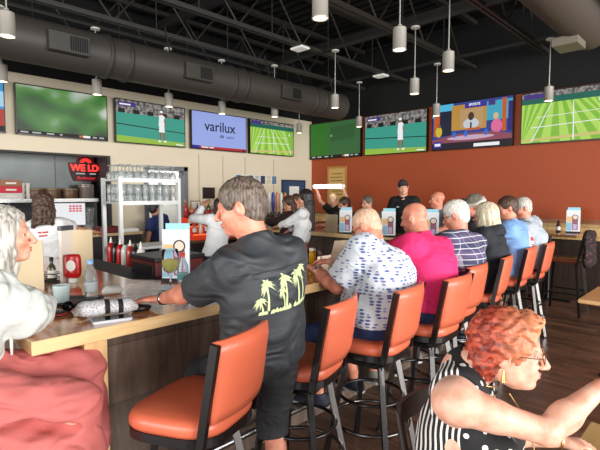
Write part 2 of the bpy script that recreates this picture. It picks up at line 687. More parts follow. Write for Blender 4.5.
def net_obj(name, PF, m, parent):
    P, F = PF
    me = bpy.data.meshes.new(name)
    me.vertices.add(len(P))
    me.vertices.foreach_set('co', P.astype(np.float32).ravel())
    me.loops.add(len(F) * 4)
    me.loops.foreach_set('vertex_index', F.astype(np.int32).ravel())
    me.polygons.add(len(F))
    me.polygons.foreach_set('loop_start', np.arange(0, len(F) * 4, 4, dtype=np.int32))
    me.polygons.foreach_set('use_smooth', np.ones(len(F), dtype=bool))
    me.update(calc_edges=True)
    me.validate()
    me.materials.append(m)
    o = bpy.data.objects.new(name, me)
    COL.objects.link(o)
    o.parent = parent
    return o

def rotx(a): c, s = math.cos(a), math.sin(a); return np.array([[1, 0, 0], [0, c, -s], [0, s, c]])
def roty(a): c, s = math.cos(a), math.sin(a); return np.array([[c, 0, s], [0, 1, 0], [-s, 0, c]])
def rotz(a): c, s = math.cos(a), math.sin(a); return np.array([[c, -s, 0], [s, c, 0], [0, 0, 1]])

def ik(S, T, l1, l2, hint):
    S = vec(S); T = vec(T)
    d = T - S; D = np.linalg.norm(d)
    if D > (l1 + l2) * 0.995:
        T = S + d / D * (l1 + l2) * 0.995; d = T - S; D = np.linalg.norm(d)
    if D < abs(l1 - l2) + 0.03:
        D = abs(l1 - l2) + 0.03
    u = unit(d)
    hvec = vec(hint) - u * float(vec(hint) @ u)
    hvec = unit(hvec)
    a = (l1 * l1 - l2 * l2 + D * D) / (2 * D)
    hh = math.sqrt(max(0, l1 * l1 - a * a))
    return S + u * a + hvec * hh, T

def folds(amp, fr=1.0, seed=0.0):
    def f(x, y, z):
        a = np.sin(31 * fr * z + 9 * np.sin(7 * x + seed) + 7 * np.sin(6 * y + 1.3 * seed))
        b = np.sin(23 * fr * x + 17 * fr * y + 8 * np.sin(8 * z + 2 * seed))
        return amp * (0.6 * a + 0.4 * b)
    return f
def curls(amp, fr=1.0, seed=0.0):
    def f(x, y, z):
        q = 190 * fr
        a = np.sin(q * x + 2.2 * np.sin(90 * z + seed)) * np.sin(q * 0.9 * y + 2 * np.sin(80 * x + seed))
        b = np.sin(q * 0.8 * z + 2.4 * np.sin(95 * y + seed))
        return amp * (a + 0.7 * b)
    return f
def strands(amp, fr=1.0):
    def f(x, y, z):
        return amp * (np.sin(320 * fr * x + 4 * np.sin(25 * z)) * 0.5 + np.sin(330 * fr * y + 4 * np.sin(22 * z + 1)) * 0.5 + 0.8 * np.sin(120 * x + 3 * np.sin(12 * z)) * np.sin(110 * y + 2))
    return f
# ------------------------------------------------------------------ people
EYEW = mat('eye_white', (188, 178, 168), 0.35)
IRIS = mat('eye_iris', (60, 50, 44), 0.2)
LIPS = {}
def person(label, pel, yaw, head, hyaw=0, hpitch=0, hroll=0, hands=((None), (None)), feet=(None, None), size=1.0, fat=1.0, female=False,
           sk='skin_fair', detail='mid', hair='short', hairm=None, hairt=0.012, shirt=None, sleeve=0.55, shirt_k=None, hem=0.0, shirt_e=0.014, collar=True,
           neckhole=None, pants=None, pants_len=1.9, shoes=None, glasses=None, nlean=None, curl=(0.5, 0.5), hdir=(None, None), pn=(None, None),
           ehint=(None, None), khint=None, back=0.03, sw=None, cap=None, watch=None, skirt=None, beard=None, wide=1.0, headonly=False, bust=0.0, belly=0.0, name='person', hem_flat=True, foldamp=0.004, breadth=None, neck=0.152, hsc=1.0, noff=(0, 0, 0), sle=0.008, shd=0.068):
    """pel, head, hands, feet are world coordinates; yaw (degrees) turns the figure's forward direction from +Y"""
    yr = math.radians(yaw)
    base = vec((pel[0], pel[1], 0.0))
    RW = rotz(yr)
    def loc(p): return RW.T @ (vec(p) - base)
    def ldir(p): return RW.T @ vec(p)
    P = loc(pel); H = loc(head)
    s = size
    root = thing(name, label, 'person', tuple(base), yr)
    ex = vec((1, 0, 0)); ey = vec((0, 1, 0)); ez = vec((0, 0, 1))
    # head frame
    R = rotz(math.radians(hyaw)) @ roty(math.radians(hroll)) @ rotx(math.radians(hpitch))
    hs = s * (0.96 if female else 1.0) * hsc
    def h(p): return H + R @ (vec(p) * hs)
    # spine
    if nlean is None:
        nlean = math.degrees(math.atan2(H[1] - P[1], H[2] - P[2])) * 1.1
    na = math.radians(nlean)
    ndir = vec((0, math.sin(na), math.cos(na)))
    lat = (H - P)[0]
    N = H - ndir * neck * s - ey * 0.015 - ex * lat * 0.18 + RW.T @ vec(noff)
    sp = unit(N - P)
    side = unit(ex - sp * float(ex @ sp))
    fwd = np.cross(sp, side) * -1.0
    if fwd[1] < 0: fwd = -fwd
    C = P + (N - P) * 0.60 - fwd * back
    A = P + (N - P) * 0.28 - fwd * back * 0.7
    swd = (sw if sw else (0.150 if female else 0.178)) * s
    up_ = unit(N - C)
    SH = N - up_ * shd * s - fwd * 0.012
    S = [SH - side * swd, SH + side * swd]
    fa = fat
    F = Field()
    bw = (1.0 if breadth is None else breadth)
    chw = (0.135 if female else 0.155) * s * bw
    def torso(G, e=0.0, k=0.05):
        f2 = (fa - 1)
        G.add(ell(P + ez * 0.01, ((0.165 + 0.05 * f2) * s + e, (0.115 + 0.06 * f2) * s + e, 0.115 * s + e)), k)
        G.add(ecap(P + sp * 0.05, A, ((0.150 + 0.10 * f2) * s * wide + e, (0.105 + 0.10 * f2) * s + e), ((0.135 + 0.13 * f2) * s * wide + e, (0.100 + 0.13 * f2) * s + e), side), k)
        G.add(ecap(A, C, ((0.138 + 0.11 * f2) * s * wide + e, (0.102 + 0.12 * f2) * s + e), (chw + 0.06 * f2 * s + e, 0.112 * s * (1 + 0.35 * f2) + e), side), k)
        if fa > 1.05 or belly:
            G.add(ell(A + fwd * (0.05 + 0.08 * f2 + belly), (0.12 * s * fa + e, (0.10 + belly) * s * fa + e, 0.13 * s * fa + e)), k)
        G.add(ecap(C, SH - up_ * 0.04, (chw + 0.01 + e, 0.108 * s + e), (chw * 0.92 + e, 0.078 * s + e), side), k)
        G.add(cone(S[0] + side * 0.02, S[1] - side * 0.02, 0.058 * s + e, 0.058 * s + e), k)
        if bust:
            for q in (-1, 1):
                G.add(ell(C + side * q * 0.07 * s + fwd * (0.075 + bust * 0.5), (0.065 + e, 0.05 + bust + e, 0.06 + e)), k * 0.8)
        for q in (0, 1):
            G.add(cone(N - up_ * 0.01 - fwd * 0.01, S[q] + (SH - S[q]) * 0.25, 0.045 * s + e * 0.7, 0.05 * s + e), k * 0.8)
    torso(F)
    # neck + head
    nr = (0.052 if female else 0.061) * s * (1 + 0.25 * (fa - 1))
    F.add(cone(N - ndir * 0.03, h((0, -0.022, -0.035)), nr * 1.08, nr * 0.95), 0.03)
    F.add(ell(h((0, -0.014, 0.035)), vec((0.076, 0.096, 0.084)) * hs, R), 0.02)
    F.add(ell(h((0, 0.026, -0.042)), vec((0.060 + 0.01 * (fa - 1) * 2, 0.060, 0.078)) * hs, R), 0.03)
    F.add(ell(h((0, 0.066, -0.097)), vec((0.022, 0.018, 0.016)) * hs, R), 0.025)
    for q in (-1, 1):
        F.add(ell(h((q * 0.034, 0.060, -0.030)), vec((0.025, 0.022, 0.024)) * hs, R), 0.02)
        F.add(ell(h((q * 0.048, 0.0, -0.065)), vec((0.018, 0.035, 0.022)) * hs, R), 0.025)
    F.add(cone(h((-0.032, 0.077, 0.022)), h((0.032, 0.077, 0.022)), 0.011 * hs, 0.011 * hs), 0.014)
    for q in (-1, 1):
        F.sub(ell(h((q * 0.031, 0.099, 0.0)), vec((0.016, 0.014, 0.011)) * hs, R), 0.010)
    for q in (-1, 1):
        F.add(cone(h((q * 0.020, 0.0835, 0.0075)), h((q * 0.032, 0.0845, 0.0105)), 0.0042 * hs, 0.0048 * hs), 0.004)
        F.add(cone(h((q * 0.032, 0.0845, 0.0105)), h((q * 0.043, 0.0765, 0.0065)), 0.0048 * hs, 0.0042 * hs), 0.004)
        F.add(cone(h((q * 0.021, 0.0825, -0.0085)), h((q * 0.041, 0.0775, -0.0080)), 0.0042 * hs, 0.0042 * hs), 0.005)
    F.add(cone(h((0, 0.088, 0.006)), h((0, 0.110, -0.034)), 0.008 * hs, 0.0125 * hs), 0.009)
    for q in (-1, 1):
        F.add(ell(h((q * 0.012, 0.098, -0.038)), vec((0.008, 0.010, 0.007)) * hs, R), 0.006)
    F.add(ell(h((0, 0.080, -0.066)), vec((0.026, 0.014, 0.014)) * hs, R), 0.010)
    F.sub(cone(h((-0.02, 0.096, -0.067)), h((0.02, 0.096, -0.067)), 0.0022 * hs, 0.0022 * hs), 0.004)
    for q in (-1, 1):
        Re = R @ roty(q * 0.15) @ rotz(-q * 0.4) @ rotx(-0.15)
        F.add(ell(h((q * 0.079, -0.012, -0.006)), vec((0.008, 0.020, 0.033)) * hs, Re), 0.008)
        F.sub(ell(h((q * 0.088, -0.008, -0.002)), vec((0.005, 0.010, 0.018)) * hs, Re), 0.005)
    # arms
    l1, l2 = 0.285 * s, 0.255 * s
    if female: l1, l2 = 0.265 * s, 0.235 * s
    EW = []
    fine = [(H - 0.15 * s, H + 0.15 * s, None)]
    armr = (0.040 if female else 0.047) * s * (1 + 0.5 * (fa - 1))
    for q in (0, 1):
        sg = -1 if q == 0 else 1
        T = hands[q]
        hd = hdir[q]
        if T is None:
            T = S[q] + vec((sg * 0.10, 0.10, -0.50)) * s
        else:
            T = loc(T)
        ht = ehint[q]
        ht = (vec((sg * 0.55, -0.55, -0.7)) if ht is None else ldir(ht))
        E_, T = ik(S[q], T, l1, l2, ht)
        f = unit(T - E_)
        if hd is not None: f = unit(ldir(hd))
        EW.append((E_, T, f))
        F.add(cone(S[q], S[q] + (E_ - S[q]) * 0.45, armr * 1.22, armr * 1.05), 0.035)
        F.add(cone(S[q] + (E_ - S[q]) * 0.35, E_, armr * 1.05, armr * 0.86), 0.02)
        F.add(cone(E_, E_ + (T - E_) * 0.35, armr * 0.86, armr * 0.92), 0.015)
        F.add(cone(E_ + (T - E_) * 0.3, T, armr * 0.92, armr * 0.55), 0.02)
        # hand
        n_ = vec((0, 0, -1)) if pn[q] is None else unit(ldir(pn[q]))
        n_ = unit(n_ - f * float(n_ @ f))
        th = np.cross(n_, f) if q == 0 else np.cross(f, n_)
        ks = s * (0.92 if female else 1.0)
        K = T + f * 0.088 * ks
        F.add(ecap(T + f * 0.012, K - f * 0.012, (0.027 * ks, 0.017 * ks), (0.039 * ks, 0.0135 * ks), th), 0.012)
        c = curl[q]
        for off, ln, r0 in ((0.030, 0.070, 0.0095), (0.0105, 0.079, 0.0098), (-0.0095, 0.073, 0.0095), (-0.0285, 0.057, 0.0085)):
            p = K + th * off * ks - f * abs(off) * 0.18
            d = unit(f + th * off * 2.0)
            ang = c * 0.6
            for si, seg in enumerate((0.45, 0.32, 0.26)):
                dd = d * math.cos(ang) + n_ * math.sin(ang)
                p2 = p + dd * ln * seg * ks
                F.add(cone(p, p2, (r0 - 0.0008 * si) * ks, (r0 - 0.0008 * (si + 1)) * ks), 0.003)
                p = p2; ang += c
        p = T + f * 0.025 * ks + th * 0.024 * ks
        d = unit(f * 0.75 + th * 0.62 + n_ * 0.30)
        p2 = p + d * 0.045 * ks
        F.add(cone(p, p2, 0.0145 * ks, 0.0115 * ks), 0.012)
        d = unit(f * 0.93 + th * 0.18 + n_ * (0.30 + 0.4 * c))
        F.add(cone(p2, p2 + d * 0.038 * ks, 0.0112 * ks, 0.009 * ks), 0.004)
        cc = T + f * 0.08
        fine.append((cc - 0.10, cc + 0.10, None))
    # legs
    t1, t2 = 0.43 * s, 0.40 * s
    LG = []
    for q in (0, 1):
        sg = -1 if q == 0 else 1
        hip = P + ex * sg * 0.088 * s - ez * 0.02
        T = feet[q]
        if T is None:
            T = hip + vec((sg * 0.03, 0.02, -(P[2] - 0.08)))
            T[2] = 0.09
        else:
            T = loc(T)
        kh = ey if khint is None else ldir(khint)
        Kn, T = ik(hip, T, t1, t2, kh + ex * sg * 0.15)
        LG.append((hip, Kn, T))
        tr = (0.080 + 0.03 * (fa - 1)) * s
        F.add(cone(hip, Kn, tr, 0.054 * s), 0.04)
        F.add(cone(Kn, T, 0.052 * s, 0.036 * s), 0.02)
        dn = unit(T - Kn); bk = unit(-ey - dn * float(-ey @ dn))
        F.add(ell(Kn + (T - Kn) * 0.32 + bk * 0.018, (0.045 * s, 0.045 * s, 0.10 * s)), 0.03)
        ft = unit(ey + ex * sg * 0.2)
        F.add(cone(T - ft * 0.035 - ez * 0.04, T + ft * 0.13 - ez * 0.055, 0.036, 0.028), 0.02)
    dh = {'near': (0.013, 0.0040, 0.0055), 'mid': (0.018, 0.0070, 0.0085), 'far': (0.022, 0.0095, 0.0100)}[detail]
    fl = [(a, b, dh[1] if i == 0 else dh[2]) for i, (a, b, _) in enumerate(fine)]
    SKM = MATS[sk]
    body = net_obj('body', F.mesh(dh[0], fl), SKM, root)
    # eyes, lips, brows
    if detail != 'farx':
        for q in (-1, 1):
            m_ = MB()
            r = 0.0115 * hs
            c0 = h((q * 0.031, 0.0715, 0.0005))
            Rm = Matrix([list(row) for row in R])
            nn = 12
            vs = []; fs = []; mi = []
            for i in range(nn + 1):
                for j in range(16):
                    a = PI * i / nn; b = 2 * PI * j / 16
                    p = Vector((math.sin(a) * math.cos(b), math.cos(a), math.sin(a) * math.sin(b))) * r
                    vs.append(tuple(Vector(c0) + Rm @ p))
            for i in range(nn):
                for j in range(16):
                    fs.append((i * 16 + j, i * 16 + (j + 1) % 16, (i + 1) * 16 + (j + 1) % 16, (i + 1) * 16 + j))
                    mi.append(1 if i < 3 else 0)
            mesh_obj('eye', vs, fs, [EYEW, IRIS], root, smooth=True, mi=mi)
        lm = mat('lips_' + sk, LIPC[sk], 0.45)
        G = Field()
        G.add(cone(h((-0.019, 0.085, -0.064)), h((0, 0.0925, -0.0615)), 0.0035 * hs, 0.0048 * hs), 0.003)
        G.add(cone(h((0.019, 0.085, -0.064)), h((0, 0.0925, -0.0615)), 0.0035 * hs, 0.0048 * hs), 0.003)
        G.add(cone(h((-0.017, 0.084, -0.070)), h((0, 0.091, -0.0725)), 0.0035 * hs, 0.0055 * hs), 0.003)
        G.add(cone(h((0.017, 0.084, -0.070)), h((0, 0.091, -0.0725)), 0.0035 * hs, 0.0055 * hs), 0.003)
        net_obj('lips', G.mesh(0.0025), lm, root)
        if hairm:
            for q in (-1, 1):
                G = Field()
                G.add(cone(h((q * 0.014, 0.0885, 0.0215)), h((q * 0.030, 0.0875, 0.0245)), 0.003, 0.0035), 0.004)
                G.add(cone(h((q * 0.030, 0.0875, 0.0245)), h((q * 0.045, 0.077, 0.0215)), 0.0035, 0.002), 0.004)
                net_obj('eyebrow', G.mesh(0.0028), hairm, root)
    # hair
    hv = {'near': 0.0045, 'mid': 0.0065, 'far': 0.009}[detail]
    if hair and hairm:
        G = Field()
        t = hairt
        def cap_(tt, top=0.0):
            G.add(ell(h((0, -0.016, 0.038)), (vec((0.077, 0.098, 0.086 + top)) * hs + tt), R), 0.01)
            G.add(ell(h((0, -0.050, -0.020)), (vec((0.062, 0.055, 0.065)) * hs + tt * 0.8), R), 0.02)
        def face_cut(top=0.062, w_=0.072):
            G.sub(ell(h((0, 0.105, -0.045)), (vec((w_, 0.082, 0.045 + top)) * hs), R), 0.01)
            G.sub(ell(h((0, 0.06, -0.12)), (vec((0.12, 0.09, 0.075)) * hs), R), 0.01)
        if hair == 'short':
            cap_(t); face_cut()
            for q in (-1, 1):
                G.sub(ell(h((q * 0.088, 0.0, -0.025)), vec((0.03, 0.032, 0.045)) * hs, R), 0.006)
            G.clip(h((0, -0.05, -0.085)), R @ vec((0, 0.35, -1)))
            G.warp(curls(0.0016, 1.0, 2.0))
        elif hair == 'bald':
            cap_(t * 0.25 + 0.0012); face_cut(0.08, 0.09)
            G.sub(ell(h((0, 0.02, 0.105)), vec((0.100, 0.120, 0.078)) * hs, R), 0.012)
            for q in (-1, 1):
                G.sub(ell(h((q * 0.09, 0.0, -0.02)), vec((0.03, 0.03, 0.04)) * hs, R), 0.006)
            G.clip(h((0, -0.05, -0.05)), R @ vec((0, 0.35, -1)))
        elif hair == 'curly':
            cap_(t, 0.002); face_cut(0.068, 0.090)
            G.add(ell(h((0, 0.055, 0.100)), vec((0.068, 0.040, 0.028)) * hs, R), 0.02)
            G.add(ell(h((0, -0.075, -0.05)), vec((0.066, 0.045, 0.06)) * hs, R), 0.03)
            for q in (-1, 1):
                G.add(ell(h((q * 0.074, -0.004, 0.035)), vec((0.016, 0.035, 0.042)) * hs, R), 0.02)
                G.sub(ell(h((q * 0.098, 0.01, -0.03)), vec((0.03, 0.028, 0.032)) * hs, R), 0.008)
            G.clip(h((0, -0.05, -0.11)), R @ vec((0, 0.2, -1)))
            G.warp(curls(0.0034, 0.95, 1.0)); G.warp(curls(0.0018, 1.7, 2.0))
        elif hair in ('long', 'longback', 'bob', 'wavy'):
            cap_(t, 0.0)
            low = {'long': -0.36, 'longback': -0.46, 'bob': -0.13, 'wavy': -0.22}[hair]
            for i in range(11):
                a = math.radians(-118 + 236 * i / 10.0)
                if hair == 'longback' and abs(a) > 1.8: continue
                x_ = math.sin(a) * 0.078; y_ = -math.cos(a) * 0.092 - 0.012
                p0 = h((x_ * 0.9, y_ * 0.9, 0.05)); p1 = h((x_ * 1.1, y_ * 1.08, -0.07))
                G.add(cone(p0, p1, 0.020 * hs + t * 0.4, 0.020 * hs), 0.02)
                back_ = p1 + vec((x_ * 0.25, -0.02 - 0.1 * (back + 0.02) , low + 0.07)) + vec((0, (N - H)[1] * 0.75 * (1 if low < -0.2 else 0.2), 0))
                G.add(cone(p1, back_, 0.021 * hs, 0.012 if hair != 'wavy' else 0.02), 0.022)
            G.sub(ell(h((0, 0.118, -0.04)), (vec((0.074, 0.088, 0.140)) * hs), R), 0.01)
            G.sub(ell(h((0, 0.10, -0.20)), (vec((0.085, 0.10, 0.12)) * hs), R), 0.01)
            G.warp(strands(0.0022 if hair != 'wavy' else 0.004))
            if hair == 'wavy': G.warp(curls(0.005, 0.45, 3.0))
        net_obj('hair', G.mesh(hv), hairm, root)
    if beard:
        G = Field()
        G.add(ell(h((0, 0.062, -0.092)), vec((0.026, 0.026, 0.026)) * hs, R), 0.01)
        G.add(cone(h((-0.02, 0.086, -0.052)), h((0.02, 0.086, -0.052)), 0.006, 0.006), 0.008)
        G.sub(ell(h((0, 0.096, -0.067)), vec((0.018, 0.012, 0.009)) * hs, R), 0.004)
        net_obj('beard', G.mesh(0.005), beard, root)
    if cap:
        G = Field()
        G.add(ell(h((0, -0.010, 0.048)), (vec((0.083, 0.102, 0.090)) * hs), R), 0.01)
        G.clip(h((0, 0, 0.030)), R @ vec((0, 0.10, -1)))
        G.add(ecap(h((0, 0.07, 0.040)), h((0, 0.155, 0.028)), (0.070 * hs, 0.006), (0.052 * hs, 0.006), R @ ex), 0.008)
        net_obj('cap', G.mesh(hv), cap, root)
        if label.find('sunglasses on') >= 0:
            gm = MB()
            for q in (-1, 1):
                gm.lathe([(0.0, -0.004), (0.024, -0.003), (0.026, 0), (0.024, 0.003), (0, 0.004)], n=14, M=Matrix.Rotation(PI / 2 - 0.5, 4, 'X'))
                k = len(gm.v) - 70
                gm.v[k:] = [tuple(vec(p) + vec((q * 0.032, 0.098, 0.082))) for p in gm.v[k:]]
            gm.v = [tuple(h(p)) for p in gm.v]
            gm.build('sunglasses', mat('black_gloss', (15, 15, 18), 0.15), root)
    if glasses:
        gm = MB()
        for q in (-1, 1):
            pts = [h((q * 0.033 + 0.025 * math.cos(a), 0.101 - abs(math.cos(a) + q * 0.0) * 0.002, 0.000 + 0.018 * math.sin(a))) for a in [2 * PI * i / 16 for i in range(16)]]
            gm.tube(pts, 0.0016, 5, closed=True)
            gm.tube([h((q * 0.058, 0.098, 0.004)), h((q * 0.074, 0.03, 0.006)), h((q * 0.080, -0.02, 0.004))], 0.0014, 5)
        gm.tube([h((-0.009, 0.103, 0.004)), h((0.009, 0.103, 0.004))], 0.0014, 5)
        gm.build('glasses', glasses, root)
    # clothes
    cv = {'near': 0.0085, 'mid': 0.011, 'far': 0.015}[detail]
    if shirt:
        G = Field()
        e = shirt_e
        torso(G, e, 0.05)
        if neckhole:
            nz, nrad = neckhole
        else:
            nz, nrad = 0.030, nr + 0.006
        G.sub(cone(N + ndir * (0.062 - (nz - 0.03)) - ey * 0.002, H + ndir * 0.0, nrad, nrad + 0.03), 0.006)
        hemz = P[2] - (0.02 if feet[0] is not None else 0.0) - hem
        G.clip((0, 0, hemz), (0, 0, -1)) if hem_flat else G.clip(P - sp * hem, -sp)
        for q in (0, 1):
            E_, T, f = EW[q]
            if sleeve <= 0.01:
                d = unit(E_ - S[q])
                cN = S[q] - side * (-1 if q == 0 else 1) * 0.035 * s
                G.clip(cN, side * (-1 if q == 0 else 1) + d * 0.0 + up_ * 0.15)
                continue
            L_ = min(sleeve, 1.0)
            pE = S[q] + (E_ - S[q]) * L_
            rad = armr + e + sle
            pr = cone(S[q], pE + (E_ - S[q]) * 0.2, rad * 1.18, rad * (1.12 if sleeve < 0.9 else 0.95))
            if sleeve < 0.99:
                pr = cut(pr, pE, E_ - S[q])
            G.add(pr, 0.03)
            if sleeve > 1.0:
                m_ = sleeve - 1
                pW = E_ + (T - E_) * m_
                G.add(cut(cone(E_, pW + (T - E_) * 0.1, rad * 0.95, rad * (0.95 - 0.3 * m_)), pW, T - E_), 0.02)
        if collar:
            G.add(torus(N + ndir * 0.012 + ey * 0.004, ndir + ey * 0.35, nr + 0.009, 0.010), 0.01)
        G.warp(folds(foldamp, 1.0, P[0] * 7 + 3 * H[2] + len(label)))
        shirt_o = net_obj(shirt_k or 'shirt', G.mesh(cv), shirt, root)
        root['_s'] = 1
    else:
        shirt_o = None
    if '_s' in root: del root['_s']
    if pants:
        G = Field()
        e = 0.014
        f2 = fa - 1
        G.add(ell(P + ez * 0.0, ((0.165 + 0.05 * f2) * s + e * 0.5, (0.115 + 0.06 * f2) * s + e * 0.5, 0.115 * s + e * 0.5)), 0.04)
        for q in (0, 1):
            hip, Kn, T = LG[q]
            tr = (0.080 + 0.03 * f2) * s
            L_ = min(1.0, pants_len)
            pK = hip + (Kn - hip) * L_
            loose = 0.012 if pants_len < 1.5 else 0.004
            pr = cone(hip, Kn, tr + e, 0.054 * s + e + loose)
            if pants_len < 1: pr = cut(pr, pK, Kn - hip)
            G.add(pr, 0.03)
            if pants_len > 1:
                m_ = pants_len - 1
                pA = Kn + (T - Kn) * m_
                G.add(cut(cone(Kn, T, 0.054 * s + e + loose, 0.045 * s + e + loose), pA, T - Kn), 0.02)
        G.clip(P + ez * 0.105, ez)
        G.warp(folds(foldamp * 0.8, 1.2, P[1] * 5 + 1))
        net_obj('shorts' if pants_len < 1.5 else 'pants', G.mesh(cv), pants, root)
    if skirt:
        G = Field()
        G.add(ecap(P + ez * 0.08, P - ez * 0.28, (0.155 * s, 0.125 * s), (0.20 * s, 0.16 * s), ex), 0.03)
        G.clip(P + ez * 0.12, ez); G.clip(P - ez * 0.30, -ez)
        G.warp(folds(0.003, 1.2, 1))
        net_obj('skirt', G.mesh(cv), skirt, root)
    if shoes:
        for q in (0, 1):
            hip, Kn, T = LG[q]
            sg = -1 if q == 0 else 1
            ft = unit(ey + ex * sg * 0.2)
            G = Field()
            zb = T[2] - 0.085
            G.add(ecap(T - ft * 0.04 - ez * 0.050, T + ft * 0.15 - ez * 0.062, (0.044, 0.040), (0.044, 0.030), np.cross(ft, ez)), 0.02)
            G.add(cone(T + ez * 0.0, T - ez * 0.04, 0.050, 0.046), 0.03)
            G.clip((0, 0, zb + 0.018), (0, 0, -1)); G.clip((0, 0, T[2] + 0.015), (0, 0, 1))
            net_obj('shoe', G.mesh(0.010), shoes[0], root)
            G = Field()
            G.add(ecap(T - ft * 0.045 - ez * 0.080, T + ft * 0.155 - ez * 0.080, (0.050, 0.03), (0.047, 0.03), np.cross(ft, ez)), 0.02)
            G.clip((0, 0, zb), (0, 0, -1)); G.clip((0, 0, zb + 0.022), (0, 0, 1))
            net_obj('shoe_sole', G.mesh(0.009), shoes[1], root)
    if watch is not None:
        E_, T, f = EW[watch]
        m_ = MB()
        d = unit(E_ - T)
        c0 = T + d * 0.02
        Rz = Vector(tuple(d)).to_track_quat('Z', 'Y').to_matrix()
        m_.lathe([(armr * 0.55 + 0.002, -0.009), (armr * 0.55 + 0.006, -0.007), (armr * 0.55 + 0.006, 0.007), (armr * 0.55 + 0.002, 0.009)], c=tuple(c0), n=20, M=Rz)
        c1 = c0 + vec((0, 0, armr * 0.55 + 0.006))
        m_.lathe([(0.017, -0.004), (0.019, 0.0), (0.017, 0.004), (0, 0.005)], c=tuple(c1), n=16)
        m_.build('watch', mat('steel', (170, 170, 172), 0.25, 1.0), root)
    return dict(root=root, H=H, R=R, hs=hs, N=N, P=P, C=C, S=S, EW=EW, LG=LG, fwd=fwd, side=side, sp=sp, shirt=shirt_o, h=h, loc=loc, RW=RW, base=base, body=body)

skin('skin_fair', (226, 172, 146)); skin('skin_ruddy', (222, 150, 124)); skin('skin_tan', (196, 138, 108)); skin('skin_pale', (222, 174, 150)); skin('skin_olive', (205, 152, 122))
LIPC = {'skin_fair': (190, 110, 100), 'skin_ruddy': (180, 100, 90), 'skin_tan': (160, 92, 82), 'skin_pale': (205, 110, 110), 'skin_olive': (170, 95, 88)}

def decal(name, polys, obj, origin, u, v, d, m, parent, off=0.0025, sub=0.012):
    """thin printed shapes laid onto the cloth: 2D polygons (metres) projected along d onto obj"""
    bvh = BVHTree.FromPolygons([tuple(p.co) for p in obj.data.vertices], [tuple(p.vertices) for p in obj.data.polygons])
    import bmesh
    bm = bmesh.new()
    for poly in polys:
        vs = [bm.verts.new((p[0], p[1], 0)) for p in poly]
        try: bm.faces.new(vs)
        except ValueError: pass
    bmesh.ops.triangulate(bm, faces=bm.faces[:])
    for _ in range(3):
        long = [e for e in bm.edges if e.calc_length() > sub]
        if not long: break
        bmesh.ops.subdivide_edges(bm, edges=long, cuts=1)
        bmesh.ops.triangulate(bm, faces=bm.faces[:])
    o, u, v, d = [Vector(tuple(q)) for q in (origin, u, v, d)]
    dead = []
    for x in bm.verts:
        p = o + u * x.co.x + v * x.co.y
        hit, nrm, _, _ = bvh.ray_cast(p, d, 1.0)
        if hit is None: dead.append(x)
        else: x.co = hit - d * off
    bmesh.ops.delete(bm, geom=dead, context='VERTS')
    me = bpy.data.meshes.new(name)
    bm.to_mesh(me); bm.free()
    me.materials.append(m)
    ob = bpy.data.objects.new(name, me)
    COL.objects.link(ob)
    ob.parent = parent
    return ob
# ------------------------------------------------------------------ the room
XW, YW, ZC = -7.65, 8.30, 4.75
beige = mat('beige_wall_paint', (216, 204, 180), 0.75, noise=0.03, nscale=1.5)
rust = mat('rust_wall_paint', (164, 72, 34), 0.55, noise=0.05, nscale=0.8, bump=0.08, bscale=40)
black = mat('black_painted_steel', (28, 26, 25), 0.6)
blackwall = mat('black_upper_wall', (9, 9, 9), 0.8)
deckm = mat('black_roof_deck', (15, 14, 14), 0.7)
floorm = wood('dark_plank_floor', (62, 44, 36), (128, 94, 76), rough=0.34, axis='X', scale=(5, 5, 5), plank=0.18, stretch=9, plank_len=1.2, seam=0.25)

def structure(name, mb, m, parent=None):
    o = mb.build(name, m, parent)
    if parent is None: o['kind'] = 'structure'
    return o
structure('floor', MB().box(-10.2, 4.6, -5, 9.2, -0.06, 0.0), floorm)
# left wall: beige band with a low wide kitchen opening and a doorway
m = MB()
Y0, Y1, DZ = -5.0, 3.30, 2.28
m.box(XW - 0.15, XW, -5.0, Y1, DZ, 3.40)
m.box(XW - 0.15, XW, Y1, 3.95, 0.0, 3.40)
m.box(XW - 0.15, XW, 3.95, 4.78, 2.14, 3.40)
m.box(XW - 0.15, XW, 4.78, YW, 0.0, 3.40)
structure('wall_left', m, beige)
structure('wall_left_upper', MB().box(XW - 0.15, XW - 0.003, -5, YW, 3.40, ZC), blackwall)
structure('wall_back', MB().box(-9.2, 4.6, YW, YW + 0.15, 0, 3.345), rust)
structure('wall_back_upper', MB().box(-9.2, 4.6, YW + 0.003, YW + 0.15, 3.345, ZC), blackwall)
# faint wallpaper seams / pilasters on the beige wall
m = MB()
for y in (5.05, 5.62, 6.2, 7.02):
    m.box(XW, XW + 0.006, y, y + 0.025, 0.9, 2.42)
structure('trim_1', m, mat('beige_trim', (186, 174, 152), 0.7))
m = MB()
m.box(XW - 0.15, XW + 0.01, 3.28, 3.33, 0, 2.28); m.box(XW - 0.15, XW + 0.006, -5, 3.33, 2.255, 2.285)
structure('trim_2', m, mat('dark_opening_trim', (48, 46, 46), 0.6))
# kitchen recess behind the opening
steelgrey = mat('grey_kitchen_wall', (84, 88, 90), 0.45, noise=0.22, nscale=2.2)
structure('wall_kitchen', MB().box(-9.3, -9.15, -5, 5.6, 0, 3.3), mat('kitchen_back_wall', (60, 61, 62), 0.6, noise=0.2, nscale=3))
structure('wall_kitchen_side', MB().box(-9.2, XW - 0.15, 3.42, 3.52, 0, 3.3), mat('kitchen_dark_wall', (40, 40, 42), 0.6))
structure('ceiling_kitchen', MB().box(-9.3, XW - 0.1, -5, 5.6, 3.3, 3.36), mat('kitchen_ceiling', (120, 118, 112), 0.8))
# roof deck with steel ribs
m = MB()
m.box(-9.3, 4.6, -5, 9.2, ZC + 0.04, ZC + 0.1)
y = -5.0
while y < 8.3:
    m.box(-9.2, 4.6, y, y + 0.09, ZC, ZC + 0.04)
    y += 0.2
structure('ceiling', m, deckm)
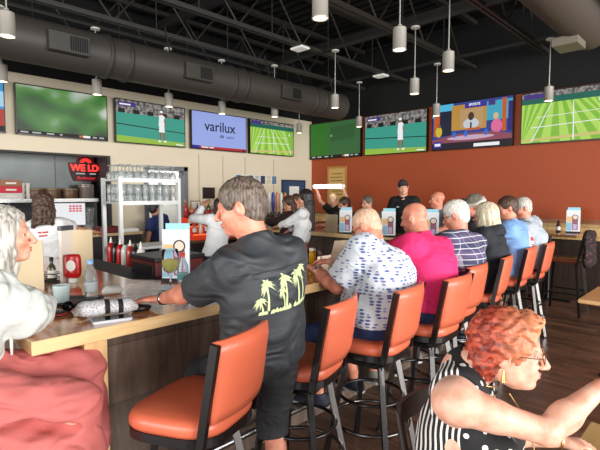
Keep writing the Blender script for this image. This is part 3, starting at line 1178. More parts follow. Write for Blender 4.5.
# wainscot on the rust wall
wains = wood('knotty_wainscot', (190, 152, 96), (222, 190, 136), rough=0.45, axis='Z', scale=(8, 8, 8), plank=0.14, stretch=8, plank_len=3)
structure('wall_back_wainscot', MB().box(-7.6, 4.6, YW - 0.02, YW, 0.92, 1.18), wains)
structure('trim_4', MB().box(-7.6, 4.6, YW - 0.03, YW, 0, 0.92), wood('dark_lower_panel', (34, 24, 20), (58, 42, 34), rough=0.5, axis='Z', plank=0.3, plank_len=3))
structure('trim_3', MB().box(-7.6, 4.6, YW - 0.05, YW, 1.18, 1.245), wood('rail_wood', (128, 74, 38), (160, 98, 54), axis='X'))
# doorway frame
m = MB()
m.box(XW - 0.17, XW + 0.03, 3.92, 4.00, 0, 2.16); m.box(XW - 0.17, XW + 0.03, 4.72, 4.80, 0, 2.16); m.box(XW - 0.17, XW + 0.03, 3.92, 4.80, 2.08, 2.16)
structure('door_1', m, mat('grey_door_frame', (104, 108, 112), 0.5))
structure('wall_hallway', MB().box(-9.15, -9.05, 3.55, 5.6, 0, 3.3), mat('hall_white', (216, 216, 212), 0.7))
structure('wall_hallway_right', MB().box(-9.1, XW - 0.15, 4.95, 5.02, 0, 3.3), mat('hall_white', (216, 216, 212), 0.7))

# ---- steel joists
jm = mat('joist_steel', (50, 47, 44), 0.5)
for i, x in enumerate((-7.25, -6.08, -5.02, -3.62, -2.4, -1.05, 0.3)):
    desc = ('nearest the left wall', 'second in from the left wall', 'above the back counter side', 'carrying the white flat lights', 'over the front row of bar stools', 'beside the round duct on the right', 'farthest right')[i]
    t = thing('roof_joist', 'black open web steel roof joist %s' % desc, 'joist', (x, 1.6, 3.9), 0, 'steel roof joists')
    L0, L1 = -6.4, 6.65
    m = MB()
    m.box(-0.05, -0.012, L0, L1, 0, 0.055); m.box(0.012, 0.05, L0, L1, 0, 0.055)
    m.build('bottom_chord', jm, t)
    m = MB(); m.box(-0.05, 0.05, L0, L1, 0.76, 0.83); m.build('top_chord', jm, t)
    m = MB()
    yy = L0 + 0.1; k = 0
    while yy + 0.62 < L1:
        m.tube([(0, yy, 0.03), (0, yy + 0.62, 0.78)] if k % 2 == 0 else [(0, yy, 0.78), (0, yy + 0.62, 0.03)], 0.014, 6)
        if k % 2 == 1: m.tube([(0, yy, 0.03), (0, yy, 0.78)], 0.009, 5)
        yy += 0.62; k += 1
    m.build('web', jm, t)
for i, y in enumerate((1.2, 4.1, 6.9)):
    d = ('nearest the viewer', 'over the middle of the bar', 'nearest the rust wall')[i]
    tag(MB().box(-7.6, 3.6, y, y + 0.09, 4.45, 4.6).build('cross_beam', mat('beam_dark', (36, 33, 32), 0.6)), 'dark steel cross beam under the roof deck, %s' % d, 'beam', 'cross beams')
tag(MB().tube([(-7.0, -4, 3.75), (-7.0, 8.3, 3.75)], 0.035, 8).build('sprinkler_pipe', black), 'thin black sprinkler pipe running above the left duct', 'pipe')

# ---- ducts
ductm = mat('duct_paint', (56, 52, 48), 0.55, bump=0.05, bscale=30)
t = thing('air_duct', 'large round dark duct running above the televisions on the beige wall', 'duct', (-5.8, 3.0, 3.355))
DL0, DL1, DR = -6.5, 4.1, 0.248
m = MB()
n = 32
prof = [(DR, DL0), (DR, DL1)]
M = Matrix.Rotation(-PI / 2, 4, 'X')
m.lathe(prof, n=n, M=M); m.build('duct_tube', ductm, t)
dark_ring = mat('duct_band', (44, 41, 39), 0.6)
for y in (-2.9, -2.6, -2.35, -0.51, -0.26, 1.37, 1.60, 3.2, 3.45):
    m = MB(); m.lathe([(DR, y - 0.03), (DR + 0.02, y - 0.022), (DR + 0.02, y + 0.022), (DR, y + 0.03)], n=n, M=M); m.build('band', dark_ring, t)
for y in (-2.75, -1.02, 0.69, 2.5):
    m = MB()
    m.box(DR - 0.09, DR + 0.06, y - 0.22, y + 0.22, -0.13, 0.09, bev=0.01)
    v = m.build('register', mat('register_metal', (50, 47, 43), 0.5), t)
    m = MB()
    for q in range(8):
        m.box(DR + 0.06, DR + 0.066, y - 0.0 + q * 0.025, y + 0.015 + q * 0.025, -0.10, 0.06)
    m.build('slats', blackwall, v)
for y in (-1.95, 0.3, 2.1, 3.7):
    m = MB(); m.beam((0.17, y, 0.18), (0.05, y, 0.55), 0.03, 0.006, up=(0, 1, 0)); m.build('strap', dark_ring, t)
t = thing('air_duct', 'round ribbed duct at the upper right running towards the rust wall', 'duct', (-1.66, 5.5, 3.93))
prof = []
y = -1.02
while y < 2.0:
    prof += [(0.27, y), (0.27, y + 0.045), (0.276, y + 0.055), (0.276, y + 0.065)]
    y += 0.08
prof += [(0.27, 2.0), (0.24, 2.1), (0.12, 2.16), (0.0, 2.17)]
m = MB(); m.lathe(prof, n=32, M=M); m.build('duct_tube', mat('duct_rib', (76, 70, 63), 0.5), t)
for y in (-1.06, -0.82):
    m = MB(); m.lathe([(0.27, y - 0.03), (0.31, y - 0.025), (0.31, y + 0.025), (0.27, y + 0.03)], n=32, M=M); m.build('flange', dark_ring, t)
pts = [(0, -1.0, 0), (0, -1.25, 0), (-0.08, -1.5, 0.04), (-0.3, -1.72, 0.15), (-0.7, -1.85, 0.28), (-1.2, -1.88, 0.4)]
m = MB(); m.tube(pts, 0.27, 24); m.build('elbow', ductm, t)
m = MB(); m.box(-0.25, 0.05, 1.2, 1.6, -0.36, -0.25); m.build('register', mat('register_pale', (120, 112, 98), 0.5), t)

# ---- flat white ceiling fixtures
for i, (x, y) in enumerate(((-5.02, 5.18), (-5.06, 7.42))):
    t = thing('ceiling_fixture', 'small flat white fixture clipped under a roof joist, %s one' % ('nearer' if i == 0 else 'farther'), 'light', (x, y, 3.9), 0, 'flat ceiling fixtures')
    m = MB(); m.box(-0.13, 0.13, -0.10, 0.10, -0.035, 0.0, bev=0.02); m.build('housing', mat('white_plastic', (228, 226, 220), 0.5, emit=0.25), t)
    m = MB(); m.box(-0.04, 0.04, -0.03, 0.03, 0.0, 0.05); m.build('bracket', black, t)

# ---- pendant lamps
nickel = mat('brushed_nickel', (196, 190, 180), 0.45, 0.55)
glow = mat('lamp_glow', (255, 226, 176), 0.5, emit=9.0)
def make_pendant():
    t = thing('pendant_lamp', 'x', 'lamp', (0, 0, 0), 0, 'brushed nickel cylinder pendants')
    m = MB(); m.lathe([(0.06, 0.87), (0.06, 0.89), (0.02, 0.90)], n=20); m.build('canopy', mat('canopy_white', (214, 210, 202), 0.4), t)
    m = MB(); m.tube([(0, 0, 0.2), (0, 0, 0.88)], 0.008, 8); m.build('stem', mat('stem_metal', (190, 186, 178), 0.35, 0.8), t)
    m = MB(); m.lathe([(0.018, 0.235), (0.02, 0.215), (0.060, 0.205), (0.062, 0.198), (0.062, 0.012), (0.066, 0.008), (0.066, 0.0), (0.056, 0.0), (0.056, 0.02)], n=24); m.build('shade', nickel, t)
    m = MB(); m.lathe([(0.055, 0.006), (0.055, 0.012), (0.0, 0.014)], n=20); m.build('diffuser', glow, t)
    return t
pp = [(-4.62, 1.15, 'above the near leg of the bar at upper left'),
      (-2.42, 2.72, 'over the front of the bar, nearest of its row'), (-2.40, 3.82, 'over the front of the bar, second of its row'), (-2.41, 4.83, 'over the front of the bar, third of its row'),
      (-6.50, 1.54, 'at the far left edge before the blue and red screen'), (-6.42, 2.64, 'just right of the blurred green football screen'), (-6.49, 3.77, 'before the tennis player screen on the beige wall'), (-6.41, 4.72, 'before the lavender screen'), (-6.0, 5.55, 'before the tennis court screen on the beige wall'),
      (-4.7, 5.64, 'over the far leg of the bar, left of centre'), (-3.28, 5.61, 'over the far leg of the bar, right one'),
      (-7.2, 7.40, 'in the far corner where the walls meet'), (-5.66, 7.55, 'before the rust wall between its first two screens'), (-3.91, 7.43, 'before the left edge of the talk show screen'), (-2.12, 7.39, 'before the big tennis court screen on the rust wall')]
p0 = make_pendant()
for i, (x, y, d) in enumerate(pp):
    o = p0 if i == 0 else copy_tree(p0)
    o.location = (x, y, 3.0)
    o['label'] = 'brushed nickel cylinder pendant lamp ' + d
tag(MB().tube([(-1.0, 5.0, 3.9), (-1.0, 5.0, 3.8)], 0.01).build('hook', black), 'small black hook under the roof joist beside the right duct', 'hook')

for a, b, d in (((-7.3, 5.64, 3.925), (-1.0, 5.64, 3.925), 'over the far leg of the bar'), ((-7.3, 7.44, 3.925), (-1.0, 7.44, 3.925), 'nearest the rust wall'), ((-6.44, -1.0, 3.925), (-6.44, 6.0, 3.925), 'over the back counter'), ((-7.3, 1.15, 3.925), (-1.0, 1.15, 3.925), 'over the near leg of the bar')):
    m = MB(); m.beam(a, b, 0.04, 0.045)
    tag(m.build('mounting_rail', black), 'thin dark mounting rail for pendant lamps ' + d, 'rail', 'mounting rails')
# ---- televisions
bez = mat('tv_bezel', (10, 10, 12), 0.3)
def E_(name, rgb, s=0.85): return mat('screen_' + name, rgb, 0.6, emit=s)
def noise_screen(name, c1, c2, scale, s=0.8, c3=None, stretch=(1, 1, 1)):
    t = NT('screen_' + name, 0.5)
    n = t.N.new('ShaderNodeTexNoise'); n.inputs['Scale'].default_value = scale; n.inputs['Detail'].default_value = 1.5
    t.L.new(t.map(scale=stretch), n.inputs['Vector'])
    r = t.N.new('ShaderNodeValToRGB')
    r.color_ramp.elements[0].position = 0.38; r.color_ramp.elements[0].color = lin(c1) + (1,)
    r.color_ramp.elements[1].position = 0.62; r.color_ramp.elements[1].color = lin(c2) + (1,)
    if c3:
        e = r.color_ramp.elements.new(0.72); e.color = lin(c3) + (1,)
    t.L.new(n.outputs['Fac'], r.inputs[0])
    t.L.new(r.outputs[0], t.b.inputs['Emission Color']); t.b.inputs['Emission Strength'].default_value = s
    t.b.inputs['Base Color'].default_value = (0.01, 0.01, 0.01, 1)
    return t.m
def tv(label, c, width, height, wall, content, tilt=4):
    """c = centre; wall 'L' faces +X, 'B' faces -Y; local u right, v up as seen by a viewer"""
    t = thing('television', label, 'television', c, PI / 2 if wall == 'L' else 0.0, 'wall televisions')
    # local frame: screen faces -Y, u = +X
    W, Hh = width / 2, height / 2
    m = MB(); m.box(-W, W, 0.0, 0.05, -Hh, Hh); m.box(-W * 0.5, W * 0.5, 0.05, 0.075, -Hh * 0.5, Hh * 0.5)
    cs = m.build('casing', bez, t)
    m = MB()
    b = 0.012
    m.box(-W, W, -0.006, 0, -Hh, -Hh + b * 1.5); m.box(-W, W, -0.006, 0, Hh - b, Hh); m.box(-W, -W + b, -0.006, 0, -Hh, Hh); m.box(W - b, W, -0.006, 0, -Hh, Hh)
    m.build('bezel', bez, t)
    layer = [0]
    mats = []; V = []; Fc = []; MI = []
    def poly(pts, mm, lift=None):
        layer[0] += 1
        if mm not in mats: mats.append(mm)
        y = -0.0006 - 0.0001 * layer[0]
        o = len(V)
        w2 = W - b; h2 = Hh - b * 1.2
        V.extend([(-w2 + 2 * w2 * max(0, min(1, u)), y, -h2 + 2 * h2 * max(0, min(1, v))) for u, v in pts])
        Fc.append(tuple(range(o, o + len(pts)))); MI.append(mats.index(mm))
    def rect(u0, v0, u1, v1, mm): poly([(u0, v0), (u1, v0), (u1, v1), (u0, v1)], mm)
    def ellp(u, v, ru, rv, mm, n=14): poly([(u + ru * math.cos(2 * PI * i / n), v + rv * math.sin(2 * PI * i / n)) for i in range(n)], mm)
    extra = content(rect, poly, ellp)
    mesh_obj('screen', V, Fc, mats, t, mi=MI)
    for (txt, u, v, size, mm, bold) in (extra or []):
        M_ = Matrix.Translation(((-W + 2 * W * u), -0.006, (-Hh + 2 * Hh * v))) @ Matrix.Rotation(PI / 2, 4, 'X')
        text_mesh('screen_text', txt, size, mm, t, M_, extrude=0.0003, bold=bold)
    t.rotation_euler = (0, 0, PI / 2 if wall == 'L' else 0.0)
    return t
white_e = E_('white', (236, 238, 240), 0.9)
def player(rect, poly, ellp, u, sk_=(150, 96, 70), s=1.0):
    W_ = white_e; K = E_('skin', sk_, 0.8)
    poly([(u - .035, .10), (u - .02, .10), (u + .0, .38), (u - .035, .38)], K)
    poly([(u + .035, .10), (u + .055, .10), (u + .04, .38), (u + .005, .38)], K)
    rect(u - .05, .07, u - .015, .12, W_); rect(u + .03, .07, u + .07, .12, W_)
    poly([(u - .042, .32), (u + .045, .32), (u + .04, .50), (u - .035, .50)], W_)
    poly([(u - .045, .47), (u + .04, .47), (u + .05, .72), (u + .01, .76), (u - .035, .74)], W_)
    poly([(u + .04, .70), (u + .07, .52), (u + .055, .48), (u + .035, .60)], K)
    ellp(u, .80, .024, .048, K); ellp(u - .003, .835, .026, .03, W_)
def c_tennis_player(rect, poly, ellp, u=0.64):
    rect(0, 0, 1, 1, E_('teal', (58, 160, 140), 0.8))
    poly([(0, 0), (1, 0), (1, .10), (0, .16)], E_('lawn', (150, 190, 70), 0.85))
    rect(0, .70, 1, 1, noise_screen('crowd', (70, 70, 78), (176, 168, 160), 18, 0.7) if 'screen_crowd' not in MATS else MATS['screen_crowd'])
    for q in range(5):
        rect(.03 + q * .2, .70, .12 + q * .2, .80, E_('dark', (22, 26, 30), 0.6))
    poly([(0, .42), (1, .34), (1, .36), (0, .445)], E_('dark', (22, 26, 30), 0.6))
    rect(.03, .86, .27, .96, E_('purple', (72, 52, 130), 0.8)); rect(.05, .885, .2, .92, white_e)
    player(rect, poly, ellp, u)
    poly([(.86, .03), (.97, .02), (.97, .05), (.86, .06)], white_e)
def c_court(rect, poly, ellp, wide=1.0):
    rect(0, 0, 1, 1, E_('grass', (132, 190, 62), 0.85))
    vp = (0.35, 1.25)
    for q in range(-6, 16, 2):
        x0 = q * .1; x1 = x0 + .1
        def at(x, v): return (x + (vp[0] - x) * v / vp[1], v)
        poly([at(x0, .0), at(x1, .0), at(x1, .78), at(x0, .78)], E_('grass_light', (176, 218, 96), 0.88))
    rect(0, .78, 1, .90, E_('teal_dark', (30, 108, 92), 0.7))
    rect(0, .90, 1, 1, MATS.get('screen_crowd') or noise_screen('crowd', (70, 70, 78), (176, 168, 160), 18, 0.7))
    poly([(0.0, .03), (1, .10), (1, .16), (0.0, .08)], E_('worn', (206, 196, 120), 0.85))
    for a, b_ in (((.10, .02), (.30, .76)), ((.93, .04), (.74, .76)), ((.52, .02), (.515, .76))):
        poly([a, (a[0] + .014, a[1]), (b_[0] + .008, b_[1]), b_], white_e)
    poly([(.10, .30), (.90, .36), (.90, .375), (.10, .315)], white_e)
    poly([(.16, .50), (.86, .55), (.86, .56), (.16, .51)], white_e)
    rect(.02, .88, .24, .98, E_('purple', (72, 52, 130), 0.8))
    ellp(.9, .66, .012, .05, white_e)
def c_green(rect, poly, ellp, clouds=True):
    if clouds:
        t = NT('screen_football', 0.5)
        o = t.xyz()
        n = t.N.new('ShaderNodeTexNoise'); n.inputs['Scale'].default_value = 2.4; n.inputs['Detail'].default_value = 0.6
        t.L.new(t.map(scale=(1, 1, 1.4)), n.inputs['Vector'])
        r = t.N.new('ShaderNodeValToRGB')
        for p_, c_ in ((0.30, (24, 58, 16)), (0.5, (48, 120, 34)), (0.62, (92, 150, 70)), (0.74, (196, 210, 196))):
            e = r.color_ramp.elements.new(p_); e.color = lin(c_) + (1,)
        r.color_ramp.elements.remove(r.color_ramp.elements[0])
        up = t.math('MULTIPLY', o[2], 0.42)
        t.L.new(t.math('ADD', n.outputs['Fac'], up), r.inputs[0])
        t.L.new(r.outputs[0], t.b.inputs['Emission Color']); t.b.inputs['Emission Strength'].default_value = 0.75
        t.b.inputs['Base Color'].default_value = (0.01, 0.01, 0.01, 1)
        rect(0, 0, 1, 1, t.m)
    else:
        rect(0, 0, 1, 1, E_('green_a', (54, 128, 40), 0.6))
        poly([(.38, 0), (1, 0), (1, 1), (.38, 1)], E_('green_b', (64, 118, 66), 0.6))
        poly([(.42, .45), (.9, .50), (.9, .9), (.42, .85)], E_('green_c', (56, 104, 58), 0.6))
        ellp(.44, .62, .02, .04, E_('pale_green', (140, 180, 130), 0.6))
    rect(0, 0, 1, .075, E_('ticker', (14, 14, 18), 0.4))
    for a, b_ in ((.03, .11), (.15, .24), (.30, .38), (.44, .47)): rect(a, .025, b_, .055, E_('ticker_text', (190, 190, 190), 0.8))
    rect(.66, .02, .70, .06, E_('orange_badge', (220, 110, 50), 0.8)); rect(.705, .015, .79, .065, white_e)
    for a, b_ in ((.82, .87), (.9, .96)): rect(a, .025, b_, .055, E_('ticker_text', (190, 190, 190), 0.8))
def c_lavender(rect, poly, ellp):
    rect(0, 0, 1, 1, E_('lavender', (150, 166, 226), 0.92))
    rect(.0, .0, 1, .075, E_('ticker_red', (186, 40, 44), 0.8)); rect(0, 0, .13, .085, E_('ticker_blue', (40, 36, 150), 0.8))
    rect(.16, .03, .28, .06, white_e); rect(.3, .03, .38, .06, white_e); rect(.93, .01, .97, .06, E_('dark', (22, 26, 30), 0.6))
    navy = E_('navy', (24, 26, 66), 0.7)
    ellp(.53, .38, .035, .04, navy); ellp(.53, .38, .014, .02, E_('lavender', (150, 166, 226), 0.92))
    return [('varilux', .50, .62, 0.275, navy, 0.003), ('essilor', .68, .38, 0.075, navy, 0.0)]
def c_studio(rect, poly, ellp):
    rect(0, 0, 1, 1, E_('studio_blue', (46, 70, 150), 0.75))
    rect(0, .72, .28, 1, E_('studio_sky', (80, 190, 230), 0.8)); rect(.70, .55, 1, .95, E_('studio_cyan', (66, 170, 200), 0.8))
    rect(.26, .40, .70, .95, E_('studio_amber', (200, 150, 66), 0.75))
    rect(.02, .30, .10, .85, E_('studio_orange', (206, 96, 40), 0.75)); rect(.88, .3, .93, .98, E_('studio_orange', (206, 96, 40), 0.75)); rect(.95, .3, 1, .9, E_('studio_indigo', (50, 40, 120), 0.75))
    rect(.10, .30, .26, .85, E_('studio_dark', (30, 34, 60), 0.7))
    rect(.37, .44, .66, .84, E_('studio_wall', (196, 160, 110), 0.75))
    ellp(.51, .52, .10, .12, E_('suit_white', (206, 212, 220), 0.8)); ellp(.51, .68, .038, .09, E_('brown_face', (84, 52, 40), 0.7)); rect(.5, .40, .52, .55, E_('dark', (22, 26, 30), 0.6))
    ellp(.82, .42, .065, .15, E_('pink_dress', (230, 110, 160), 0.8)); ellp(.81, .63, .03, .07, E_('blonde', (226, 190, 140), 0.8))
    ellp(.09, .40, .045, .12, E_('yellow_shirt', (214, 190, 50), 0.8)); ellp(.09, .54, .022, .05, E_('brown_face2', (150, 100, 76), 0.7))
    poly([(0, .22), (.3, .32), (.75, .32), (1, .24), (1, .12), (0, .12)], E_('desk', (150, 80, 96), 0.75))
    ellp(.5, .23, .3, .05, E_('desk_glow', (206, 176, 200), 0.8))
    for u in (.28, .43, .68): rect(u, .25, u + .035, .37, E_('mug', (40, 110, 220), 0.85))
    rect(.45, .38, .62, .43, E_('studio_orange', (206, 96, 40), 0.75))
    rect(0, 0, 1, .14, E_('studio_floor', (40, 30, 44), 0.6)); rect(.02, .04, .13, .18, E_('logo_indigo', (60, 44, 160), 0.8)); rect(.035, .08, .115, .14, white_e)
    rect(.55, .02, .86, .09, white_e)
    rect(.43, .86, .70, .96, E_('logo_indigo', (60, 44, 160), 0.8)); rect(.72, .86, .80, .97, E_('purple', (72, 52, 130), 0.8))
    return [('SPORTS', .55, .91, 0.06, white_e, 0.002)]
def c_bluered(rect, poly, ellp):
    rect(0, 0, 1, 1, E_('aqua', (60, 150, 214), 0.8)); rect(.80, .1, 1, .45, E_('redshape', (180, 60, 50), 0.8)); rect(.86, .5, 1, .8, E_('paleblue', (170, 210, 236), 0.85)); rect(0, 0, 1, .12, E_('dark', (22, 26, 30), 0.6))
ZL, HL, XL = 2.875, 0.73, XW + 0.10
tv('wall television cut by the left edge showing blue and red', (XL, 1.16, ZL), 1.30, HL, 'L', c_bluered)
tv('wall television showing a blurred green football field with a ticker below', (XL, 2.60, ZL), 1.32, HL, 'L', c_green)
tv('wall television on the beige wall showing a tennis player in white', (XL, 4.05, ZL), 1.32, HL, 'L', c_tennis_player)
tv('wall television with a lavender screen reading varilux', (XL, 5.51, ZL), 1.33, HL, 'L', c_lavender)
tv('smaller tennis court television beside the corner on the beige wall', (XL, 6.92, ZL), 1.30, HL, 'L', c_court)
ZB, HB, YB = 2.90, 0.845, YW - 0.09
tv('wall television showing a plain green scene, leftmost on the rust wall', (-6.86, YB, ZB), 1.51, HB, 'B', lambda a, b, c: c_green(a, b, c, False))
tv('wall television on the rust wall showing a tennis player against teal', (-5.255, YB, ZB), 1.49, HB, 'B', lambda a, b, c: c_tennis_player(a, b, c, 0.60))
tv('wall television showing a talk show panel at a colourful desk', (-3.65, YB, ZB + 0.01), 1.51, HB + 0.02, 'B', c_studio)
tv('large tennis court television at the right end of the rust wall', (-2.02, YB, ZB), 1.50, HB, 'B', c_court)

# ------------------------------------------------------------------ the bar
topm = wood('amber_bar_top', (168, 98, 54), (216, 154, 100), rough=0.16, axis='Y', scale=(5, 5, 5), plank=0.14, stretch=10, plank_len=2.5, coat=0.7, bumpy=0.02, seam=0.7)
edgem = wood('pine_bar_edge', (206, 166, 112), (236, 204, 152), rough=0.35, axis='Y', scale=(7, 7, 7), stretch=14, bumpy=0.03, coat=0.2)
panelm = wood('grey_brown_bar_panel', (76, 62, 54), (128, 108, 94), rough=0.6, axis='Z', scale=(5, 5, 5), stretch=8, plank=0.30, plank_len=2.4, seam=0.5)
postm = wood('pine_post', (196, 152, 100), (228, 192, 138), rough=0.45, axis='Z', scale=(9, 9, 9), stretch=10)
XF, XI, YN, YNI, YFI, YF, XE, XEN = -1.98, -2.82, 0.53, 1.42, 5.2, 6.0, -5.9, -4.7
t = thing('worktop', 'glossy amber wood U shaped bar top with pale pine edge', 'bar', (XF, YN, 1.012))
outer = [(XF, YN), (XF, YF), (XE, YF), (XE, YFI), (XI, YFI), (XI, YNI + 0.12), (XI - 0.14, YNI), (XEN, YNI), (XEN, YN)]
poly = [(x - XF, y - YN) for x, y in outer]
m = MB(); m.prism(poly, 0, 0.058, bev=0.003, mi=0, mit=1)
m.build('slab', [edgem, topm], t)
t = thing('bar_counter', 'dark plank fronted bar body with pine posts and a steel foot rail', 'bar', (-2.25, 0.9, 0))
m = MB()
base = [(-2.22, 0.92), (-2.22, 5.75), (XE + 0.1, 5.75), (XE + 0.1, YFI + 0.1), (XI + 0.12, YFI + 0.1), (XI + 0.12, YNI - 0.05), (XEN + 0.1, YNI - 0.1), (XEN + 0.1, 0.92)]
m.prism([(x + 2.25, y - 0.9) for x, y in base], 0.0, 1.011)
m.build('front_panel', panelm, t)
def post(x, y, w1=0.075, w2=0.095):
    m = MB(); m.box(x - w1 / 2, x + w1 / 2, y - w2 / 2, y + w2 / 2, 0, 1.011, bev=0.004)
    m.v = [(a + 2.25, b - 0.9, c) for a, b, c in m.v]
    return m.build('post', postm, t)
post(-2.055, 0.79, 0.09, 0.10)
post(-2.055, 5.80)
m = MB()
m.tube([(-2.10 + 2.25, -0.05, 0.2), (-2.10 + 2.25, 4.8, 0.2)], 0.022, 12)
fr = m.build('foot_rail', mat('steel', (170, 170, 172), 0.25, 1.0), t)
for y in (0.2, 1.3, 2.4, 3.5, 4.6):
    m = MB(); m.tube([(-2.10 + 2.25, y, 0.2), (0.03, y, 0.2)], 0.012, 8); m.build('rail_bracket', MATS['steel'], fr)
m = MB(); m.box(0.03, 0.05, 0.85, 0.98, 0.90, 0.98); m.build('outlet_cover', black, t)

# black rubber mat and sink counter inside the U
tag(MB().box(-4.5, -3.0, 1.53, 1.80, 0.90, 1.02, bev=0.01).build('drink_rail', mat('black_rubber', (34, 36, 40), 0.55, bump=0.3, bscale=150)), 'black rubber drink rail along the inside of the near bar leg', 'mat')
steel_soft = mat('stainless', (150, 150, 148), 0.3, 0.9, noise=0.1)
t = thing('work_counter', 'stainless work counter inside the near leg of the bar', 'counter', (-3.75, 1.66, 0))
m = MB(); m.box(-0.75, 0.75, -0.13, 0.14, 0, 0.899); m.build('body', steel_soft, t)
t = thing('drinks_cooler', 'dark red sided cooler box inside the bar', 'cooler', (-3.42, 1.90, 0))
m = MB(); m.box(-0.18, 0.22, -0.18, 0.25, 0, 1.13, bev=0.01); m.build('cabinet', mat('maroon_panel', (92, 34, 34), 0.4), t)
m = MB(); m.box(-0.19, 0.23, -0.19, 0.26, 1.13, 1.16, bev=0.005); m.build('lid', mat('black_plastic', (26, 24, 26), 0.4), t)
m = MB(); m.box(-0.15, 0.19, -0.194, -0.181, 0.1, 1.1); m.build('door', mat('black_plastic', (26, 24, 26), 0.4), t)
# ------------------------------------------------------------------ bar stools
vinyl = mat('orange_vinyl', (205, 100, 70), 0.42, noise=0.05, nscale=5, coat=0.15)
blackmetal = mat('black_stool_metal', (24, 21, 21), 0.32, 0.3, coat=0.3)
reflectleg = mat('leg_reflection_silver', (150, 148, 146), 0.28, 0.95)  # window reflection on a black leg, painted in as silver metal
def make_stool():
    """sitter faces +Y, backrest at -Y"""
    t = thing('bar_stool', 'x', 'stool', (0, 0, 0), 0, 'orange vinyl bar stools')
    # seat: rounded trapezoid, wide at the front
    sh = []
    for a in range(40):
        q = 2 * PI * a / 40
        cx_, sy_ = math.cos(q), math.sin(q)
        p = 0.55
        x = math.copysign(abs(cx_) ** p, cx_) * 0.215; y = math.copysign(abs(sy_) ** p, sy_) * 0.205
        x *= 1.0 + 0.12 * (y / 0.205)
        sh.append((x, y))
    def loft(levels):
        vs = []; fs = []
        n = len(sh)
        for (s_, z) in levels:
            for (x, y) in sh: vs.append((x * s_, y * s_, z))
        for k in range(len(levels) - 1):
            for j in range(n): fs.append((k * n + j, k * n + (j + 1) % n, (k + 1) * n + (j + 1) % n, (k + 1) * n + j))
        fs.append(tuple(reversed(range(n)))); fs.append(tuple(range((len(levels) - 1) * n, len(levels) * n)))
        return vs, fs
    vs, fs = loft([(1.0, 0.735), (1.03, 0.750), (1.03, 0.772), (0.985, 0.790), (0.9, 0.800), (0.7, 0.806), (0.4, 0.808), (0.1, 0.808)])
    mesh_obj('seat', vs, fs, vinyl, t, smooth=True)
    vs, fs = loft([(0.97, 0.695), (1.02, 0.698), (1.02, 0.734), (0.98, 0.735)])
    mesh_obj('seat_frame', vs, fs, blackmetal, t)
    # curved backrest
    vs = []; fs = []
    nx, nz = 15, 8
    for side_ in (0, 1):
        for i in range(nx):
            for j in range(nz):
                u = -1 + 2 * i / (nx - 1); v = j / (nz - 1)
                x = u * (0.185 + 0.010 * v); z = 0.805 + 0.315 * v + (0.012 * (1 - u * u) if j == nz - 1 else 0)
                y = -0.235 - 0.055 * v + 0.055 * u * u * (0.6 + 0.4 * v)
                e = (1 - abs(u) ** 8) * (1 - abs(2 * v - 1) ** 8)
                th = 0.010 + 0.012 * e
                vs.append((x, y - (th if side_ else -th), z))
    def id_(s_, i, j): return s_ * nx * nz + i * nz + j
    for i in range(nx - 1):
        for j in range(nz - 1):
            fs.append((id_(0, i, j), id_(0, i, j + 1), id_(0, i + 1, j + 1), id_(0, i + 1, j)))
            fs.append((id_(1, i, j), id_(1, i + 1, j), id_(1, i + 1, j + 1), id_(1, i, j + 1)))
    for i in range(nx - 1):
        fs.append((id_(0, i, nz - 1), id_(1, i, nz - 1), id_(1, i + 1, nz - 1), id_(0, i + 1, nz - 1)))
        fs.append((id_(0, i, 0), id_(0, i + 1, 0), id_(1, i + 1, 0), id_(1, i, 0)))
    for j in range(nz - 1):
        fs.append((id_(0, 0, j), id_(1, 0, j), id_(1, 0, j + 1), id_(0, 0, j + 1)))
        fs.append((id_(0, nx - 1, j), id_(0, nx - 1, j + 1), id_(1, nx - 1, j + 1), id_(1, nx - 1, j)))
    mesh_obj('backrest', vs, fs, vinyl, t, smooth=True)
    for sx in (-1, 1):
        m = MB()
        m.beam((sx * 0.195, -0.165, 0.700), (sx * 0.203, -0.245, 1.115), 0.024, 0.032, up=(0, 1, 0.2))
        m.build('back_post', blackmetal, t)
    m = MB(); m.lathe([(0.09, 0.655), (0.10, 0.66), (0.10, 0.69), (0.09, 0.695)], n=20); m.box(-0.13, 0.13, -0.13, 0.13, 0.635, 0.656)
    m.build('swivel_plate', blackmetal, t)
    for sx, sy in ((-1, -1), (1, -1), (1, 1), (-1, 1)):
        m = MB()
        m.beam((sx * 0.115, sy * 0.115, 0.645), (sx * 0.21, sy * 0.21, 0.012), 0.030, 0.030, up=(sx, -sy, 0))
        m.build('leg', reflectleg if (sx, sy) in ((1, -1), ) else blackmetal, t)
        m = MB(); 
        m.beam((sx * 0.21, sy * 0.21, 0.014), (sx * 0.212, sy * 0.212, 0.0), 0.034, 0.034, up=(sx, -sy, 0)); m.build('foot_cap', black, t)
    m = MB()
    R_ = 0.232
    m.tube([(R_ * math.cos(2 * PI * i / 28), R_ * math.sin(2 * PI * i / 28), 0.27) for i in range(28)], 0.0115, 8, closed=True)
    m.build('foot_ring', mat('dark_chrome', (96, 92, 90), 0.25, 0.9), t)
    m = MB()
    R_ = 0.195
    m.tube([(R_ * math.cos(2 * PI * i / 28), R_ * math.sin(2 * PI * i / 28), 0.43) for i in range(28)], 0.010, 8, closed=True)
    m.build('upper_ring', blackmetal, t)
    return t
st0 = make_stool()
